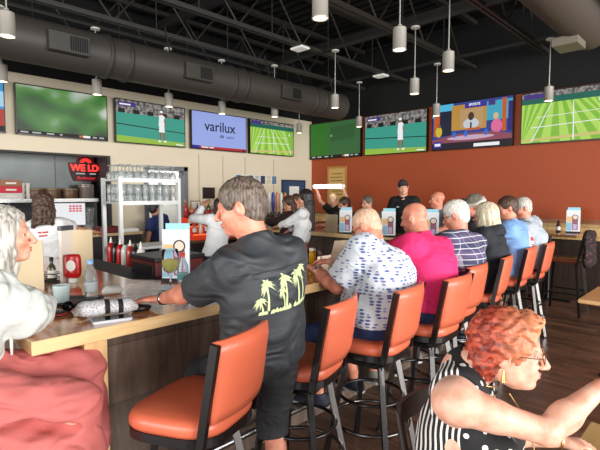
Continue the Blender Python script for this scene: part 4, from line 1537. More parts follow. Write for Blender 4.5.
stools = [(-1.62, 1.04, 110, 'empty, nearest the viewer, with its seat under the bar end'), (-1.67, 1.72, 107, 'second from the viewer, behind the man in black'),
          (-1.60, 2.28, 99, 'under the man in the white shirt with small blue prints'), (-1.55, 2.82, 92, 'under the man in the bright pink polo'), (-1.66, 3.36, 94, 'under the man in the purple plaid shirt'),
          (-1.69, 3.98, 104, 'under the woman in the black hoodie'), (-1.97, 4.42, 100, 'under the man wearing a cap with sunglasses on it'), (-1.76, 4.85, 98, 'under the man in the light blue shirt'), (-1.76, 5.44, 98, 'under the grey haired man, last of the front row')]
for i, (x, y, rz, d) in enumerate(stools):
    o = st0 if i == 0 else copy_tree(st0)
    o.location = (x, y, 0); o.rotation_euler = (0, 0, math.radians(rz))
    o['label'] = 'orange vinyl bar stool ' + d
for i, (x, y, rz, d) in enumerate([(-5.01, 6.38, 180, 'under the dark haired man facing the viewer'), (-4.5, 6.38, 180, 'under the man in glasses across the bar'), (-3.25, 6.38, 180, 'under the bald man across the bar corner'), (-5.70, 6.30, 180, 'under the patron seated at the far left of the bar'),
                                   (-2.06, 0.26, -25, 'under the woman in the pink trousers')]):
    o = copy_tree(st0); o.location = (x, y, 0); o.rotation_euler = (0, 0, math.radians(rz)); o['label'] = 'orange vinyl bar stool ' + d

# ------------------------------------------------------------------ people along the front of the bar
def shirtm(n, c, r=0.85): return mat(n, c, r, noise=0.04, nscale=9, bump=0.15, bscale=260, wrinkle=0.35)
black_shirt = mat('charcoal_shirt_cloth', (50, 54, 58), 0.6, bump=0.12, bscale=200, wrinkle=0.55)
jean = shirtm('navy_cloth', (38, 52, 92)); dark = shirtm('dark_cloth', (30, 30, 34)); khaki = shirtm('khaki_cloth', (150, 134, 108))
WS = (mat('navy_shoe', (40, 44, 60), 0.7), mat('white_sole', (220, 220, 216), 0.6)); BS = (mat('grey_shoe', (120, 116, 110), 0.7), MATS['white_sole'])
greyhair = hair_mat('hair_grey', (148, 142, 134), (214, 208, 198)); saltpepper = hair_mat('hair_salt_pepper', (58, 44, 36), (122, 108, 96), scale=120)
whitehair = hair_mat('hair_white', (196, 190, 178), (238, 234, 226)); darkhair = hair_mat('hair_black', (16, 13, 13), (42, 34, 32)); brownhair = hair_mat('hair_brown', (48, 32, 24), (88, 62, 46)); sandhair = hair_mat('hair_sandy', (166, 134, 100), (214, 188, 156))
wire = mat('wire_frame', (60, 54, 50), 0.3, 0.6)

# man in the black palm tree shirt, standing between the first two stools and leaning on the bar
pm = person('man standing at the bar in a black shirt with pale palm trees on the back', (-1.57, 1.38, 0.93), 82, (-1.60, 1.270, 1.592), hyaw=50, hpitch=-10, hroll=0,
            hands=((-2.09, 1.13, 1.118), (-2.08, 1.66, 1.12)), feet=((-2.02, 1.32, 0.31), (-1.60, 1.52, 0.09)), size=1.02, fat=1.15, sw=0.145, noff=(0.03, 0.03, 0), sle=0.0, shd=0.085, sk='skin_ruddy', detail='near', hair='short', hairm=saltpepper, hairt=0.009,
            shirt=black_shirt, sleeve=0.95, hem=0.10, shirt_e=0.030, pants=mat('black_shorts_cloth', (44, 45, 48), 0.75, bump=0.1, bscale=200, wrinkle=0.5), pants_len=1.15, shoes=(mat('brown_sandal', (96, 66, 46), 0.6), black), watch=0, curl=(0.35, 0.4), hdir=((-0.8, -0.55, -0.05), None),
            ehint=((1.0, 0.1, -0.6), (0.5, 0.5, -1)), foldamp=0.0045)
# palm trees printed across the back
def palm(cx_, cy_, hgt, lean, s_=1.0, seed=0):
    rnd = random.Random(seed)
    ps = []
    n = 6
    tr = [(cx_ + lean * (i / n) ** 2, cy_ + hgt * i / n) for i in range(n + 1)]
    for i in range(n):
        w0 = 0.007 * s_ * (1 - 0.5 * i / n); w1 = 0.007 * s_ * (1 - 0.5 * (i + 1) / n)
        ps.append([(tr[i][0] - w0, tr[i][1]), (tr[i][0] + w0, tr[i][1]), (tr[i + 1][0] + w1, tr[i + 1][1]), (tr[i + 1][0] - w1, tr[i + 1][1])])
    top = tr[-1]
    for a in (-160, -130, -100, -20, 10, 40, 75, 110, 150, 185, 215):
        L = 0.050 * s_ * rnd.uniform(0.75, 1.1)
        ar = math.radians(a)
        d = (math.cos(ar), math.sin(ar)); nrm_ = (-d[1], d[0])
        p1 = (top[0] + d[0] * L * 0.5, top[1] + d[1] * L * 0.5 + 0.006)
        p2 = (top[0] + d[0] * L, top[1] + d[1] * L - 0.014)
        wv = 0.0065 * s_
        ps.append([top, (p1[0] - nrm_[0] * wv, p1[1] - nrm_[1] * wv), p2, (p1[0] + nrm_[0] * wv, p1[1] + nrm_[1] * wv)])
    return ps
polys = palm(-0.135, -0.075, 0.135, 0.010, 1.05, 1) + palm(-0.165, -0.085, 0.065, -0.01, 0.8, 2) + palm(-0.02, -0.080, 0.150, 0.012, 1.15, 3) + palm(-0.035, -0.08, 0.095, -0.006, 0.75, 4) + palm(0.075, -0.080, 0.150, 0.02, 1.2, 5) + palm(0.115, -0.075, 0.165, 0.03, 1.0, 6)
rnd = random.Random(4)
for i in range(16):
    x = -0.175 + i * 0.0215
    if 0.2 < (i % 7) / 7 < 0.3: continue
    polys.append([(x - 0.014, -0.092 + rnd.uniform(-.004, .004)), (x + 0.012, -0.094), (x + 0.016, -0.080), (x + 0.004, -0.068 + rnd.uniform(-.006, .01)), (x - 0.010, -0.078)])
sh_ = pm['shirt']
polys = [[(x * 0.76, y * 0.76) for x, y in q] for q in polys]
o_ = pm['C'] * 0.5 + (pm['P'] + (pm['N'] - pm['P']) * 0.45) * 0.5
bd = -pm['fwd']
decal('palm_tree_print', polys, sh_, o_ + bd * 0.4 + pm['sp'] * 0.045 + pm['side'] * 0.03, pm['side'], pm['sp'], -bd, mat('pale_yellow_print', (190, 202, 150), 0.8), sh_, off=0.003)
decal('back_yoke_seam', [[(-0.19, 0), (0.19, 0), (0.19, 0.0035), (-0.19, 0.0035)]], sh_, o_ + bd * 0.4 + pm['sp'] * 0.145, pm['side'], pm['sp'], -bd, mat('seam_thread', (24, 25, 28), 0.8), sh_, off=0.002)
# knife pleat under the yoke
fish = cloth_voronoi('white_print_cloth', (222, 228, 236), (84, 100, 164), (130, 132, 176), 46, 0.37, 0.35, (0.5, 0.5, 1.2))
person('man in a white shirt with small blue prints bent over a menu at the bar', (-1.57, 2.32, 0.875), 97, (-1.80, 2.49, 1.435), hyaw=5, hpitch=-30, hands=((-2.07, 2.30, 1.13), (-2.25, 2.62, 1.14)), feet=((-1.98, 2.22, 0.32), (-1.95, 2.58, 0.32)),
       size=1.04, fat=1.38, hsc=0.92, sk='skin_ruddy', hair='short', hairm=hair_mat('hair_thin_sandy', (206, 158, 128), (226, 188, 160)), hairt=0.002, shirt=fish, sleeve=0.8, shirt_e=0.028, hem=-0.02, pants=jean, pants_len=1.1, shoes=WS, glasses=wire, back=0.085, detail='mid', watch=0, curl=(0.7, 0.5), ehint=((0.7, -0.5, -1), None), belly=0.02)
person('bald man in a bright pink polo seated at the bar', (-1.50, 2.84, 0.875), 88, (-1.70, 2.93, 1.475), hyaw=8, hpitch=-12, hands=((-2.15, 2.76, 1.12), (-2.15, 3.12, 1.12)), feet=((-1.95, 2.8, 0.32), (-1.93, 3.05, 0.32)), size=1.03, fat=1.2, hsc=0.90, sk='skin_ruddy', hair=None, hairm=greyhair, hairt=0.0,
       shirt=shirtm('hot_pink_cloth', (232, 48, 112)), sleeve=0.6, shirt_e=0.020, hem=-0.02, pants=jean, pants_len=1.1, shoes=BS, back=0.06, detail='mid')
plaid = cloth_plaid('purple_plaid_cloth')
person('white haired man in a purple plaid shirt seated at the bar', (-1.58, 3.40, 0.875), 84, (-1.64, 3.46, 1.480), hyaw=20, hpitch=-18, hands=((-2.12, 3.35, 1.12), (-2.15, 3.62, 1.12)), feet=((-1.95, 3.4, 0.32), (-1.93, 3.65, 0.32)), size=1.02, fat=1.22, hsc=0.92, sk='skin_ruddy', hair='short', hairm=whitehair, hairt=0.010,
       shirt=plaid, sleeve=0.8, shirt_e=0.024, hem=0.0, pants=khaki, pants_len=1.1, shoes=BS, glasses=wire, back=0.05, detail='mid')
hd = person('woman with pale hair and glasses in a black hoodie seated at the bar', (-1.64, 4.00, 0.87), 90, (-1.67, 4.12, 1.455), hyaw=10, hpitch=-6, hands=((-2.15, 4.0, 1.12), (-2.15, 4.25, 1.12)), feet=((-1.95, 4.0, 0.32), (-1.93, 4.2, 0.32)), size=0.96, fat=1.15, female=True, sk='skin_fair', hair='bob', hairm=hair_mat('hair_blonde_grey', (176, 162, 132), (226, 216, 190)), hairt=0.014,
       shirt=shirtm('hoodie_cloth', (42, 44, 50)), sleeve=1.85, shirt_e=0.024, hem=0.05, pants=dark, shoes=WS, glasses=wire, back=0.06, detail='mid')
G = Field(); G.add(torus(hd['N'] + vec((0, -0.05, 0.0)), (0, 0.3, 1), 0.085, 0.030, sq=1.0), 0.02); G.warp(folds(0.004, 1.3, 2))
net_obj('hood', G.mesh(0.011), MATS['hoodie_cloth'], hd['root'])
person('man in a camouflage cap with sunglasses on it, left of the light blue shirt', (-1.92, 4.44, 0.87), 92, (-1.97, 4.58, 1.52), hyaw=30, hpitch=-5, hands=((-2.35, 4.4, 1.12), (-2.35, 4.65, 1.12)), feet=((-2.1, 4.4, 0.32), (-2.1, 4.6, 0.32)), sk='skin_ruddy', hair='short', hairm=greyhair, hairt=0.006, cap=mat('camo_cap', (110, 104, 92), 0.8, noise=0.4, nscale=30),
       shirt=dark, sleeve=0.6, hem=0.0, pants=dark, shoes=BS, back=0.04, detail='mid')
lb = person('dark haired man in a light blue shirt with a round back print', (-1.70, 4.88, 0.87), 94, (-1.765, 4.90, 1.505), hyaw=35, hpitch=-8, hands=((-2.15, 4.85, 1.12), (-2.15, 5.15, 1.12)), feet=((-1.95, 4.9, 0.32), (-1.93, 5.1, 0.32)), size=1.03, fat=1.18, hsc=0.93, sk='skin_ruddy', hair='short', hairm=brownhair, hairt=0.010,
       shirt=shirtm('light_blue_cloth', (128, 168, 222)), sleeve=0.6, shirt_e=0.022, hem=0.02, pants=khaki, pants_len=1.1, shoes=BS, back=0.06, detail='mid')
def disc(cx_, cy_, r, n=18, sy=1.0): return [(cx_ + r * math.cos(2 * PI * i / n), cy_ + sy * r * math.sin(2 * PI * i / n)) for i in range(n)]
o_ = lb['C'] + lb['side'] * 0.03; bd = -lb['fwd']
decal('round_back_print', [disc(0, 0, 0.105)], lb['shirt'], o_ + bd * 0.4, lb['side'], lb['sp'], -bd, mat('print_white', (214, 216, 222), 0.8), lb['shirt'], off=0.002)
decal('red_print_band', [[(-0.085, 0.01), (0.085, 0.01), (0.07, 0.05), (-0.07, 0.05)], [(-0.06, -0.035), (0.06, -0.035), (0.06, -0.02), (-0.06, -0.02)]], lb['shirt'], o_ + bd * 0.4, lb['side'], lb['sp'], -bd, mat('print_red', (186, 70, 66), 0.8), lb['shirt'], off=0.004)
decal('amber_print', [disc(0, -0.06, 0.035)], lb['shirt'], o_ + bd * 0.4, lb['side'], lb['sp'], -bd, mat('print_amber', (214, 170, 110), 0.8), lb['shirt'], off=0.004)
person('grey haired man in a pale grey shirt, last along the front of the bar', (-1.72, 5.46, 0.87), 94, (-1.77, 5.36, 1.495), hyaw=35, hpitch=-14, hands=((-2.15, 5.3, 1.12), (-2.15, 5.6, 1.12)), feet=((-1.95, 5.4, 0.32), (-1.93, 5.65, 0.32)), size=1.0, fat=1.2, hsc=0.94, sk='skin_ruddy', hair='short', hairm=greyhair, hairt=0.006,
       shirt=shirtm('pale_grey_cloth', (176, 184, 194)), sleeve=0.6, shirt_e=0.022, hem=0.02, pants=dark, pants_len=1.1, shoes=BS, back=0.07, detail='mid')

# ------------------------------------------------------------------ patrons and staff across the bar
person('bald man with a goatee across the bar corner, behind the pink polo', (-3.27, 6.30, 0.87), 180, (-3.25, 6.25, 1.565), hyaw=-50, hpitch=-2, size=1.0, fat=1.1, sk='skin_ruddy', hair=None, hairm=saltpepper, hairt=0.006, beard=greyhair, shirt=shirtm('grey_tee', (96, 100, 108)), sleeve=0.6, feet=((-3.2, 6.1, 0.3), (-3.4, 6.1, 0.3)), pants=dark, hands=((-3.1, 5.85, 1.12), (-3.45, 5.85, 1.12)), detail='far')
cm = person('smiling man standing in a black shirt and dark cap by the rust wall', (-4.22, 6.95, 0.95), 190, (-4.22, 6.90, 1.76), hyaw=22, hroll=8, size=1.05, fat=1.05, sk='skin_fair', hair='short', hairm=darkhair, hairt=0.006, cap=mat('dark_cap', (52, 48, 46), 0.8), shirt=mat('black_polo', (22, 22, 26), 0.8), sleeve=0.65, pants=dark, shoes=WS, detail='far')
decal('chest_logo', [[(0.05, 0.0), (0.11, 0.0), (0.11, 0.022), (0.05, 0.022)]], cm['shirt'], cm['C'] + cm['fwd'] * 0.4 + cm['sp'] * 0.08, cm['side'], cm['sp'], -cm['fwd'], mat('print_white', (214, 216, 222), 0.8), cm['shirt'], off=0.003)
person('man with grey hair and glasses seated across the bar beside a menu', (-4.50, 6.32, 0.87), 180, (-4.50, 6.25, 1.50), hyaw=-12, hpitch=-4, hands=((-4.3, 5.85, 1.15), (-4.65, 5.85, 1.15)), feet=((-4.4, 6.1, 0.3), (-4.6, 6.1, 0.3)), sk='skin_fair', hair='short', hairm=saltpepper, hairt=0.008, shirt=shirtm('olive_tee', (92, 90, 80)), sleeve=0.6, pants=dark, glasses=mat('black_gloss', (15, 15, 18), 0.15), detail='far')
person('dark haired man seated across the bar in a dark grey shirt', (-5.00, 6.32, 0.87), 180, (-4.99, 6.25, 1.47), hyaw=-25, hpitch=-10, hands=((-4.85, 5.85, 1.12), (-5.2, 5.85, 1.12)), feet=((-4.9, 6.1, 0.3), (-5.1, 6.1, 0.3)), sk='skin_ruddy', hair='short', hairm=brownhair, hairt=0.011, shirt=shirtm('charcoal_tee', (58, 60, 64)), sleeve=0.6, pants=dark, detail='far')
bm_ = person('young fair haired man in a black shirt holding a glowing tube lamp overhead', (-5.88, 7.10, 0.86), 178, (-5.88, 7.02, 1.535), hyaw=24, hands=((-5.56, 6.95, 1.73), (-6.26, 6.95, 1.73)), sk='skin_pale', hair='short', hairm=hair_mat('hair_blond', (190, 160, 120), (226, 204, 168)), hairt=0.012, shirt=mat('black_polo', (22, 22, 26), 0.8), sleeve=0.5, pants=dark, shoes=WS, detail='far', ehint=((1, 0.2, -0.6), (-1, 0.2, -0.6)), curl=(1.0, 1.0), hdir=((0, -0.3, 1), (0, -0.3, 1)), pn=((0, -1, 0), (0, -1, 0)), size=0.93)
t = thing('tube_lamp', 'glowing white tube lamp held up in front of the rust wall', 'lamp', (-5.91, 6.90, 1.80))
m = MB(); m.tube([(-0.36, 0, 0), (0.36, 0, 0)], 0.040, 14); m.build('tube', mat('tube_glow', (255, 232, 218), 0.5, emit=5.0), t)
m = MB(); m.tube([(-0.39, 0, 0), (-0.36, 0, 0)], 0.042, 12); m.build('end_cap', mat('white_plastic', (228, 226, 220), 0.5), t)
m = MB(); m.tube([(0.36, 0, 0), (0.39, 0, 0)], 0.042, 12); m.build('end_cap', mat('white_plastic', (228, 226, 220), 0.5), t)
redcloth = shirtm('red_skirt_cloth', (222, 60, 34)); whitetop = shirtm('white_knit', (222, 222, 222))
person('bartender with long straight black hair in a white top and red skirt', (-4.45, 4.55, 0.90), 118, (-4.38, 4.62, 1.59), hyaw=10, hpitch=-6, hands=((-4.92, 4.42, 1.12), (-4.85, 4.75, 1.10)), female=True, sk='skin_olive', hair='longback', hairm=darkhair, hairt=0.016, shirt=whitetop, sleeve=1.8, shirt_e=0.012, hem=-0.08, skirt=redcloth, pants=None, detail='mid', size=0.98, shoes=WS)
person('dark haired woman at the taps beside the bartender with long black hair', (-5.25, 5.08, 0.90), 150, (-5.22, 5.12, 1.50), hyaw=20, hpitch=-25, hands=((-5.55, 4.75, 1.2), (-5.6, 4.95, 1.2)), female=True, sk='skin_olive', hair='longback', hairm=brownhair, hairt=0.018, shirt=shirtm('dark_wine_top', (60, 40, 40)), sleeve=1.8, shirt_e=0.012, pants=dark, detail='far', size=0.95)
person('red faced patron seated at the far left end of the bar', (-5.72, 6.20, 0.87), 180, (-5.95, 6.02, 1.53), hyaw=10, hpitch=-5, hands=((-5.6, 5.85, 1.12), (-5.85, 5.85, 1.12)), feet=((-5.6, 6.1, 0.3), (-5.8, 6.1, 0.3)), sk='skin_ruddy', hair='short', hairm=brownhair, hairt=0.009, shirt=shirtm('charcoal_tee', (58, 60, 64)), sleeve=0.6, pants=dark, detail='far')
person('bartender in a white long sleeved top reaching up to the bottle shelf', (-4.85, 3.42, 0.86), 80, (-4.88, 3.55, 1.50), hyaw=0, hands=((-5.12, 3.46, 1.50), (-5.15, 3.8, 1.25)), female=True, sk='skin_olive', hair='long', hairm=darkhair, hairt=0.012, shirt=whitetop, sleeve=1.85, shirt_e=0.013, pants=dark, shoes=WS, detail='mid', ehint=((-0.1, -0.9, -1), None), size=0.93)
person('person in a dark blue top standing in the doorway behind the glass rack', (-7.35, 4.02, 0.85), 110, (-7.3, 3.93, 1.40), hyaw=-90, sk='skin_tan', hair='short', hairm=darkhair, hairt=0.014, shirt=shirtm('dark_blue_top', (38, 48, 96)), sleeve=0.6, pants=dark, shoes=WS, detail='far', size=0.93)
gb = person('bartender with curly dark hair in a white and red tee at the register', (-5.30, 1.72, 0.92), 48, (-5.22, 1.56, 1.53), hyaw=30, hpitch=-22, hands=((-5.75, 2.25, 1.15), (-5.45, 2.35, 1.15)), female=True, sk='skin_olive', hair='wavy', hairm=brownhair, hairt=0.024, shirt=whitetop, sleeve=0.55, shirt_e=0.016, hem=-0.06, skirt=redcloth, detail='mid', size=0.98, shoes=WS)
decal('red_shirt_lettering', [[(-0.06, 0), (-0.02, 0), (-0.02, 0.016), (-0.06, 0.016)], [(-0.01, 0), (0.05, 0), (0.05, 0.016), (-0.01, 0.016)], [(-0.05, -0.03), (0.04, -0.03), (0.04, -0.016), (-0.05, -0.016)]], gb['shirt'], gb['C'] - gb['fwd'] * 0.4 + gb['sp'] * 0.09, gb['side'], gb['sp'], gb['fwd'], mat('print_red', (186, 70, 66), 0.8), gb['shirt'], off=0.003)

# ------------------------------------------------------------------ woman at the near end of the bar
blouse = mat('white_gauze_cloth', (204, 209, 204), 0.85, bump=0.25, bscale=55, wrinkle=0.5)
pink = mat('dusty_rose_cloth', (192, 102, 98), 0.8, bump=0.1, bscale=120, wrinkle=0.55)
silverhair = hair_mat('hair_silver_long', (128, 122, 114), (208, 204, 194), scale=80)
wl = person('woman with long silver hair in a white blouse and dusty pink trousers', (-2.08, 0.30, 0.95), -25, (-2.165, 0.500, 1.480), hyaw=0, hpitch=3, hands=((-2.46, 0.70, 1.12), (-2.30, 0.66, 1.12)), feet=((-2.03, 0.74, 0.5), (-1.92, 0.68, 0.48)), female=True, sk='skin_fair', size=0.98,
       hair='long', hairm=silverhair, hairt=0.012, detail='near', shirt=None, ehint=((-0.8, 0.1, -0.6), (0.9, 0.1, -0.45)), curl=(0.6, 0.6), fat=1.05, hdir=((-1, 0.1, -0.1), (-1, 0.0, -0.1)))
def blouse_mesh(p):
    G = Field(); e = 0.034
    P_, N_, C_, S_ = p['P'], p['N'], p['C'], p['S']
    sd = p['side']
    G.add(ecap(P_ + vec((0, 0, 0.10)), C_, (0.175, 0.150), (0.165, 0.140), sd), 0.05)
    G.add(ecap(C_, p['N'] - (p['N'] - p['C']) * 0.25, (0.165, 0.14), (0.13, 0.10), sd), 0.05)
    G.add(cone(S_[0], S_[1], 0.080, 0.080), 0.05)
    G.sub(cone(N_ + vec((0, 0.02, 0.04)), p['H'], 0.062, 0.09), 0.006)
    G.clip(P_ + vec((0, 0, 0.0)), (0, 0, -1))
    for q in (0, 1):
        E0, T, f = p['EW'][q]
        G.add(cone(S_[q], E0, 0.085, 0.095), 0.04)
        G.add(cone(E0 - vec((0, 0, 0.02)), E0 + (T - E0) * 0.80 - vec((0, 0, 0.006)), 0.100, 0.082), 0.03)
    G.warp(folds(0.008, 0.9, 0.4)); G.warp(folds(0.003, 2.2, 2.4))
    return net_obj('blouse', G.mesh(0.0085), blouse, p['root'])
blouse_mesh(wl)
def trousers(p):
    G = Field()
    P_ = p['P']
    G.add(ell(P_ + vec((0, 0.0, 0.0)), (0.20, 0.16, 0.15)), 0.04)
    for q in (0, 1):
        hip, Kn, T = p['LG'][q]
        G.add(cone(hip, Kn, 0.108, 0.088), 0.05)
        G.add(cone(hip - vec((0, 0, 0.10)), Kn - vec((0, 0.05, 0.16)), 0.11, 0.10), 0.05)
        G.add(cone(hip - vec((0, -0.1, 0.22)), Kn - vec((0, 0.10, 0.34)), 0.10, 0.10), 0.05)
        G.add(cut(ecap(Kn, T, (0.088, 0.088), (0.10, 0.105), (1, 0, 0)), Kn + (T - Kn) * 0.93, T - Kn), 0.03)
    G.clip(P_ + vec((0, 0, 0.12)), (0, 0, 1))
    # slit on the near leg below the knee line showing the leg
    hip, Kn, T = p['LG'][1]
    dcam = unit(p['RW'].T @ vec((0.93, -0.2, -0.25)))
    mid = p['loc']((-1.76, 0.475, 0.80))
    f_ = unit(Kn - hip); R3 = np.stack([f_, unit(np.cross(dcam, f_)), dcam - f_ * float(dcam @ f_)], 1)
    G.sub(ell(mid, (0.15, 0.035, 0.13), R3), 0.008)
    G.warp(folds(0.007, 0.8, 1.1)); G.warp(folds(0.003, 2.0, 3.1))
    return net_obj('trousers', G.mesh(0.009), pink, p['root'])
trousers(wl)
m = MB()
pt = wl['EW'][1][0] + vec((0.05, -0.03, -0.07))
for dx in (0.0, 0.014):
    m.tube([pt + vec((dx, 0, 0.03)), pt + vec((dx * 1.6, 0.004, -0.05)), pt + vec((dx * 0.4, 0.002, -0.11))], 0.004, 6)
m.build('sleeve_ties', mat('white_cord', (214, 214, 208), 0.8), wl['root'])

# ------------------------------------------------------------------ red haired woman at the low table
polka = cloth_polka()
redhair = hair_mat('hair_copper', (104, 30, 22), (196, 84, 60), scale=70, axis=1)
_nt = redhair.node_tree
_tc = [n for n in _nt.nodes if n.type == 'TEX_COORD'][0]
_sp = _nt.nodes.new('ShaderNodeSeparateXYZ'); _nt.links.new(_tc.outputs['Object'], _sp.inputs[0])
_mr = _nt.nodes.new('ShaderNodeMapRange'); _mr.inputs[1].default_value = 0.02; _mr.inputs[2].default_value = 0.17; _mr.inputs[3].default_value = 0.0; _mr.inputs[4].default_value = 0.75
_nt.links.new(_sp.outputs[1], _mr.inputs[0])
_bs = _nt.nodes['Principled BSDF']; _old = _bs.inputs['Base Color'].links[0].from_socket
_mx = _nt.nodes.new('ShaderNodeMixRGB'); _mx.inputs[2].default_value = lin((222, 156, 112)) + (1,)
_nt.links.new(_mr.outputs[0], _mx.inputs[0]); _nt.links.new(_old, _mx.inputs[1]); _nt.links.new(_mx.outputs[0], _bs.inputs['Base Color'])
rl = person('woman with short curly red hair and glasses in a black polka dot top', (-0.53, 1.33, 0.55), -75, (-0.480, 1.375, 1.192), hyaw=7, hpitch=-2, nlean=55, neck=0.11, hands=((-0.42, 1.72, 0.80), (-0.27, 1.52, 1.10)), feet=((-0.55, 1.62, 0.09), (-0.36, 1.46, 0.09)), female=True, sk='skin_pale', size=0.97, fat=1.10,
       hair='curly', hairm=redhair, hairt=0.011, shirt=polka, shirt_k='sleeveless_top', sleeve=0, shirt_e=0.012, hem=0.03, collar=False, pants=shirtm('dark_trousers', (30, 30, 36)), shoes=BS, detail='near', glasses=mat('thin_gold_frame', (120, 90, 70), 0.3, 0.7), bust=0.03, back=0.04,
       ehint=((-0.5, -0.2, -0.9), (0.1, -0.8, -1.0)), curl=(0.5, 0.25), pn=(None, (-0.3, 0.2, -0.9)), sw=0.165, hdir=(None, (0.75, 0.5, 0.1)), neckhole=(0.02, 0.075))
m = MB()
cc = rl['N'] + vec((0, 0.012, 0.005))
m.tube([cc + vec((0.078 * math.sin(a), 0.070 * math.cos(a), -0.02 - 0.03 * math.cos(a))) for a in [2 * PI * i / 24 for i in range(24)]], 0.0022, 5, closed=True)
m.tube([cc + vec((0.03, 0.10, -0.06)), cc + vec((0.0, 0.16, -0.16)), cc + vec((0.01, 0.175, -0.28))], 0.0022, 5)
m.build('necklace', mat('gold_chain', (200, 170, 110), 0.3, 0.9), rl['root'])
for q in (-1, 1):
    m = MB(); m.tube([rl['h']((q * 0.083, -0.012, -0.038)), rl['h']((q * 0.085, -0.012, -0.075))], [0.003, 0.006], 8); m.build('earring', MATS['gold_chain'], rl['root'])
E_l, T_l, f_l = rl['EW'][0]
m = MB(); m.lathe([(0.027, -0.004), (0.030, 0.0), (0.027, 0.004)], c=tuple(T_l), n=18, M=Vector(tuple(f_l)).to_track_quat('Z', 'Y').to_matrix()); m.build('bracelet', MATS['gold_chain'], rl['root'])

# her chair, dark metal with a bowed top rail
cw = mat('dark_bronze_metal', (58, 48, 44), 0.35, 0.4)
def make_low_chair(loc, rz, label):
    t = thing('dining_chair', label, 'chair', loc, rz)
    m = MB(); m.box(-0.21, 0.21, -0.20, 0.21, 0.43, 0.46, bev=0.02); m.build('seat', cw, t)
    for sx in (-1, 1):
        m = MB(); m.beam((sx * 0.19, 0.18, 0.43), (sx * 0.21, 0.21, 0), 0.03, 0.03); m.build('leg', cw, t)
        m = MB(); m.tube([(sx * 0.20, -0.27, 0), (sx * 0.195, -0.19, 0.42), (sx * 0.20, -0.22, 0.65), (sx * 0.205, -0.275, 0.89)], 0.014, 8); m.build('leg', cw, t)
    m = MB()
    for z0 in (0.60, 0.70):
        pts = [(0.2 * math.sin(a), -0.225 - 0.05 * math.cos(a) + 0.03 - (z0 - 0.6) * 0.15, z0) for a in [(-1 + 2 * i / 10) * 1.35 for i in range(11)]]
        for i in range(10): m.beam(pts[i], pts[i + 1], 0.012, 0.03)
    m.build('back_slats', cw, t)
    m = MB()
    pts = [(0.215 * math.sin(a), -0.275 - 0.06 * math.cos(a) + 0.02, 0.87) for a in [(-1 + 2 * i / 12) * 1.4 for i in range(13)]]
    for i in range(12): m.beam(pts[i], pts[i + 1], 0.014, 0.085)
    m.build('top_rail', cw, t)
    return t
make_low_chair((-0.535, 1.52, 0), math.radians(-98), 'dark metal dining chair behind the red haired woman')
# low tables
tblm = wood('pale_table_wood', (206, 160, 98), (232, 194, 136), rough=0.3, axis='Y', scale=(6, 6, 6), coat=0.3)
def table(label, x0, x1, y0, y1, ht, top=tblm, th=0.035):
    cx_, cy_ = (x0 + x1) / 2, (y0 + y1) / 2
    t = thing('dining_table', label, 'table', (cx_, cy_, 0))
    hx, hy = (x1 - x0) / 2, (y1 - y0) / 2
    m = MB(); m.box(-hx, hx, -hy, hy, ht - th, ht, bev=0.006); m.build('tabletop', top, t)
    m = MB(); m.lathe([(0.035, 0.02), (0.035, ht - th)], n=16); m.build('pedestal', blackmetal, t)
    m = MB(); m.beam((-hx * 0.7, 0, 0.015), (hx * 0.7, 0, 0.015), 0.06, 0.03); m.beam((0, -hy * 0.7, 0.015), (0, hy * 0.7, 0.015), 0.06, 0.0299); m.build('foot', blackmetal, t)
    return t
table('pale wood dining table corner at the lower right beside the red haired woman', -0.40, 0.36, 1.30, 2.07, 0.75)
table('pale wood dining table at the right edge beyond the red haired woman', -0.99, -0.25, 4.45, 5.2, 0.75)
table('high wooden table against the rust wall at the right', -2.62, -1.70, 7.42, 8.20, 1.06, wood('brown_table_top', (150, 92, 52), (190, 134, 84), rough=0.2, axis='X', coat=0.4))
# tall chair with brown leather seat
def tall_chair(label, loc, rz):
    t = thing('bar_chair', label, 'chair', loc, rz, 'tall chairs at the high table')
    lea = mat('brown_leather', (120, 62, 40), 0.35, coat=0.2)
    m = MB(); m.box(-0.21, 0.21, -0.21, 0.21, 0.72, 0.775, bev=0.025); m.build('seat', lea, t)
    for sx in (-1, 1):
        m = MB(); m.beam((sx * 0.18, 0.18, 0.72), (sx * 0.22, 0.23, 0), 0.03, 0.03); m.build('leg', blackmetal, t)
        m = MB(); m.beam((sx * 0.18, -0.18, 0.72), (sx * 0.22, -0.25, 0), 0.03, 0.03); m.build('leg', reflectleg if sx > 0 else blackmetal, t)
        m = MB(); m.beam((sx * 0.19, -0.19, 0.70), (sx * 0.20, -0.27, 1.13), 0.025, 0.03); m.build('back_post', blackmetal, t)
        m = MB(); m.beam((sx * 0.205, 0.21, 0.3), (sx * 0.205, -0.225, 0.3), 0.02, 0.02); m.build('side_rung', blackmetal, t)
    m = MB(); m.beam((-0.205, 0.21, 0.26), (0.205, 0.21, 0.26), 0.02, 0.02); m.beam((-0.205, -0.225, 0.26), (0.205, -0.225, 0.26), 0.02, 0.02); m.build('rung', blackmetal, t)
    m = MB(); m.box(-0.21, 0.21, -0.285, -0.255, 0.86, 1.14, bev=0.01); m.build('backrest', lea, t)
    return t
tall_chair('tall chair with brown leather seat and a dark flowered coat over its back', (-1.76, 7.12, 0), math.radians(90))
tall_chair('tall chair half hidden behind the grey shirted man at the high table', (-2.38, 7.10, 0), math.radians(0))
G = Field()
G.add(ecap((-1.47, 7.12, 1.13), (-1.46, 7.12, 0.72), (0.245, 0.045), (0.26, 0.06), (0, 1, 0)), 0.03)
G.warp(folds(0.012, 0.8, 2))
co = net_obj('coat', G.mesh(0.014), cloth_voronoi('flowered_coat_cloth', (34, 24, 26), (120, 50, 54), (96, 76, 84), 26, 0.30), None)
tag(co, 'dark flowered coat hanging over the tall chair back at the right', 'coat')

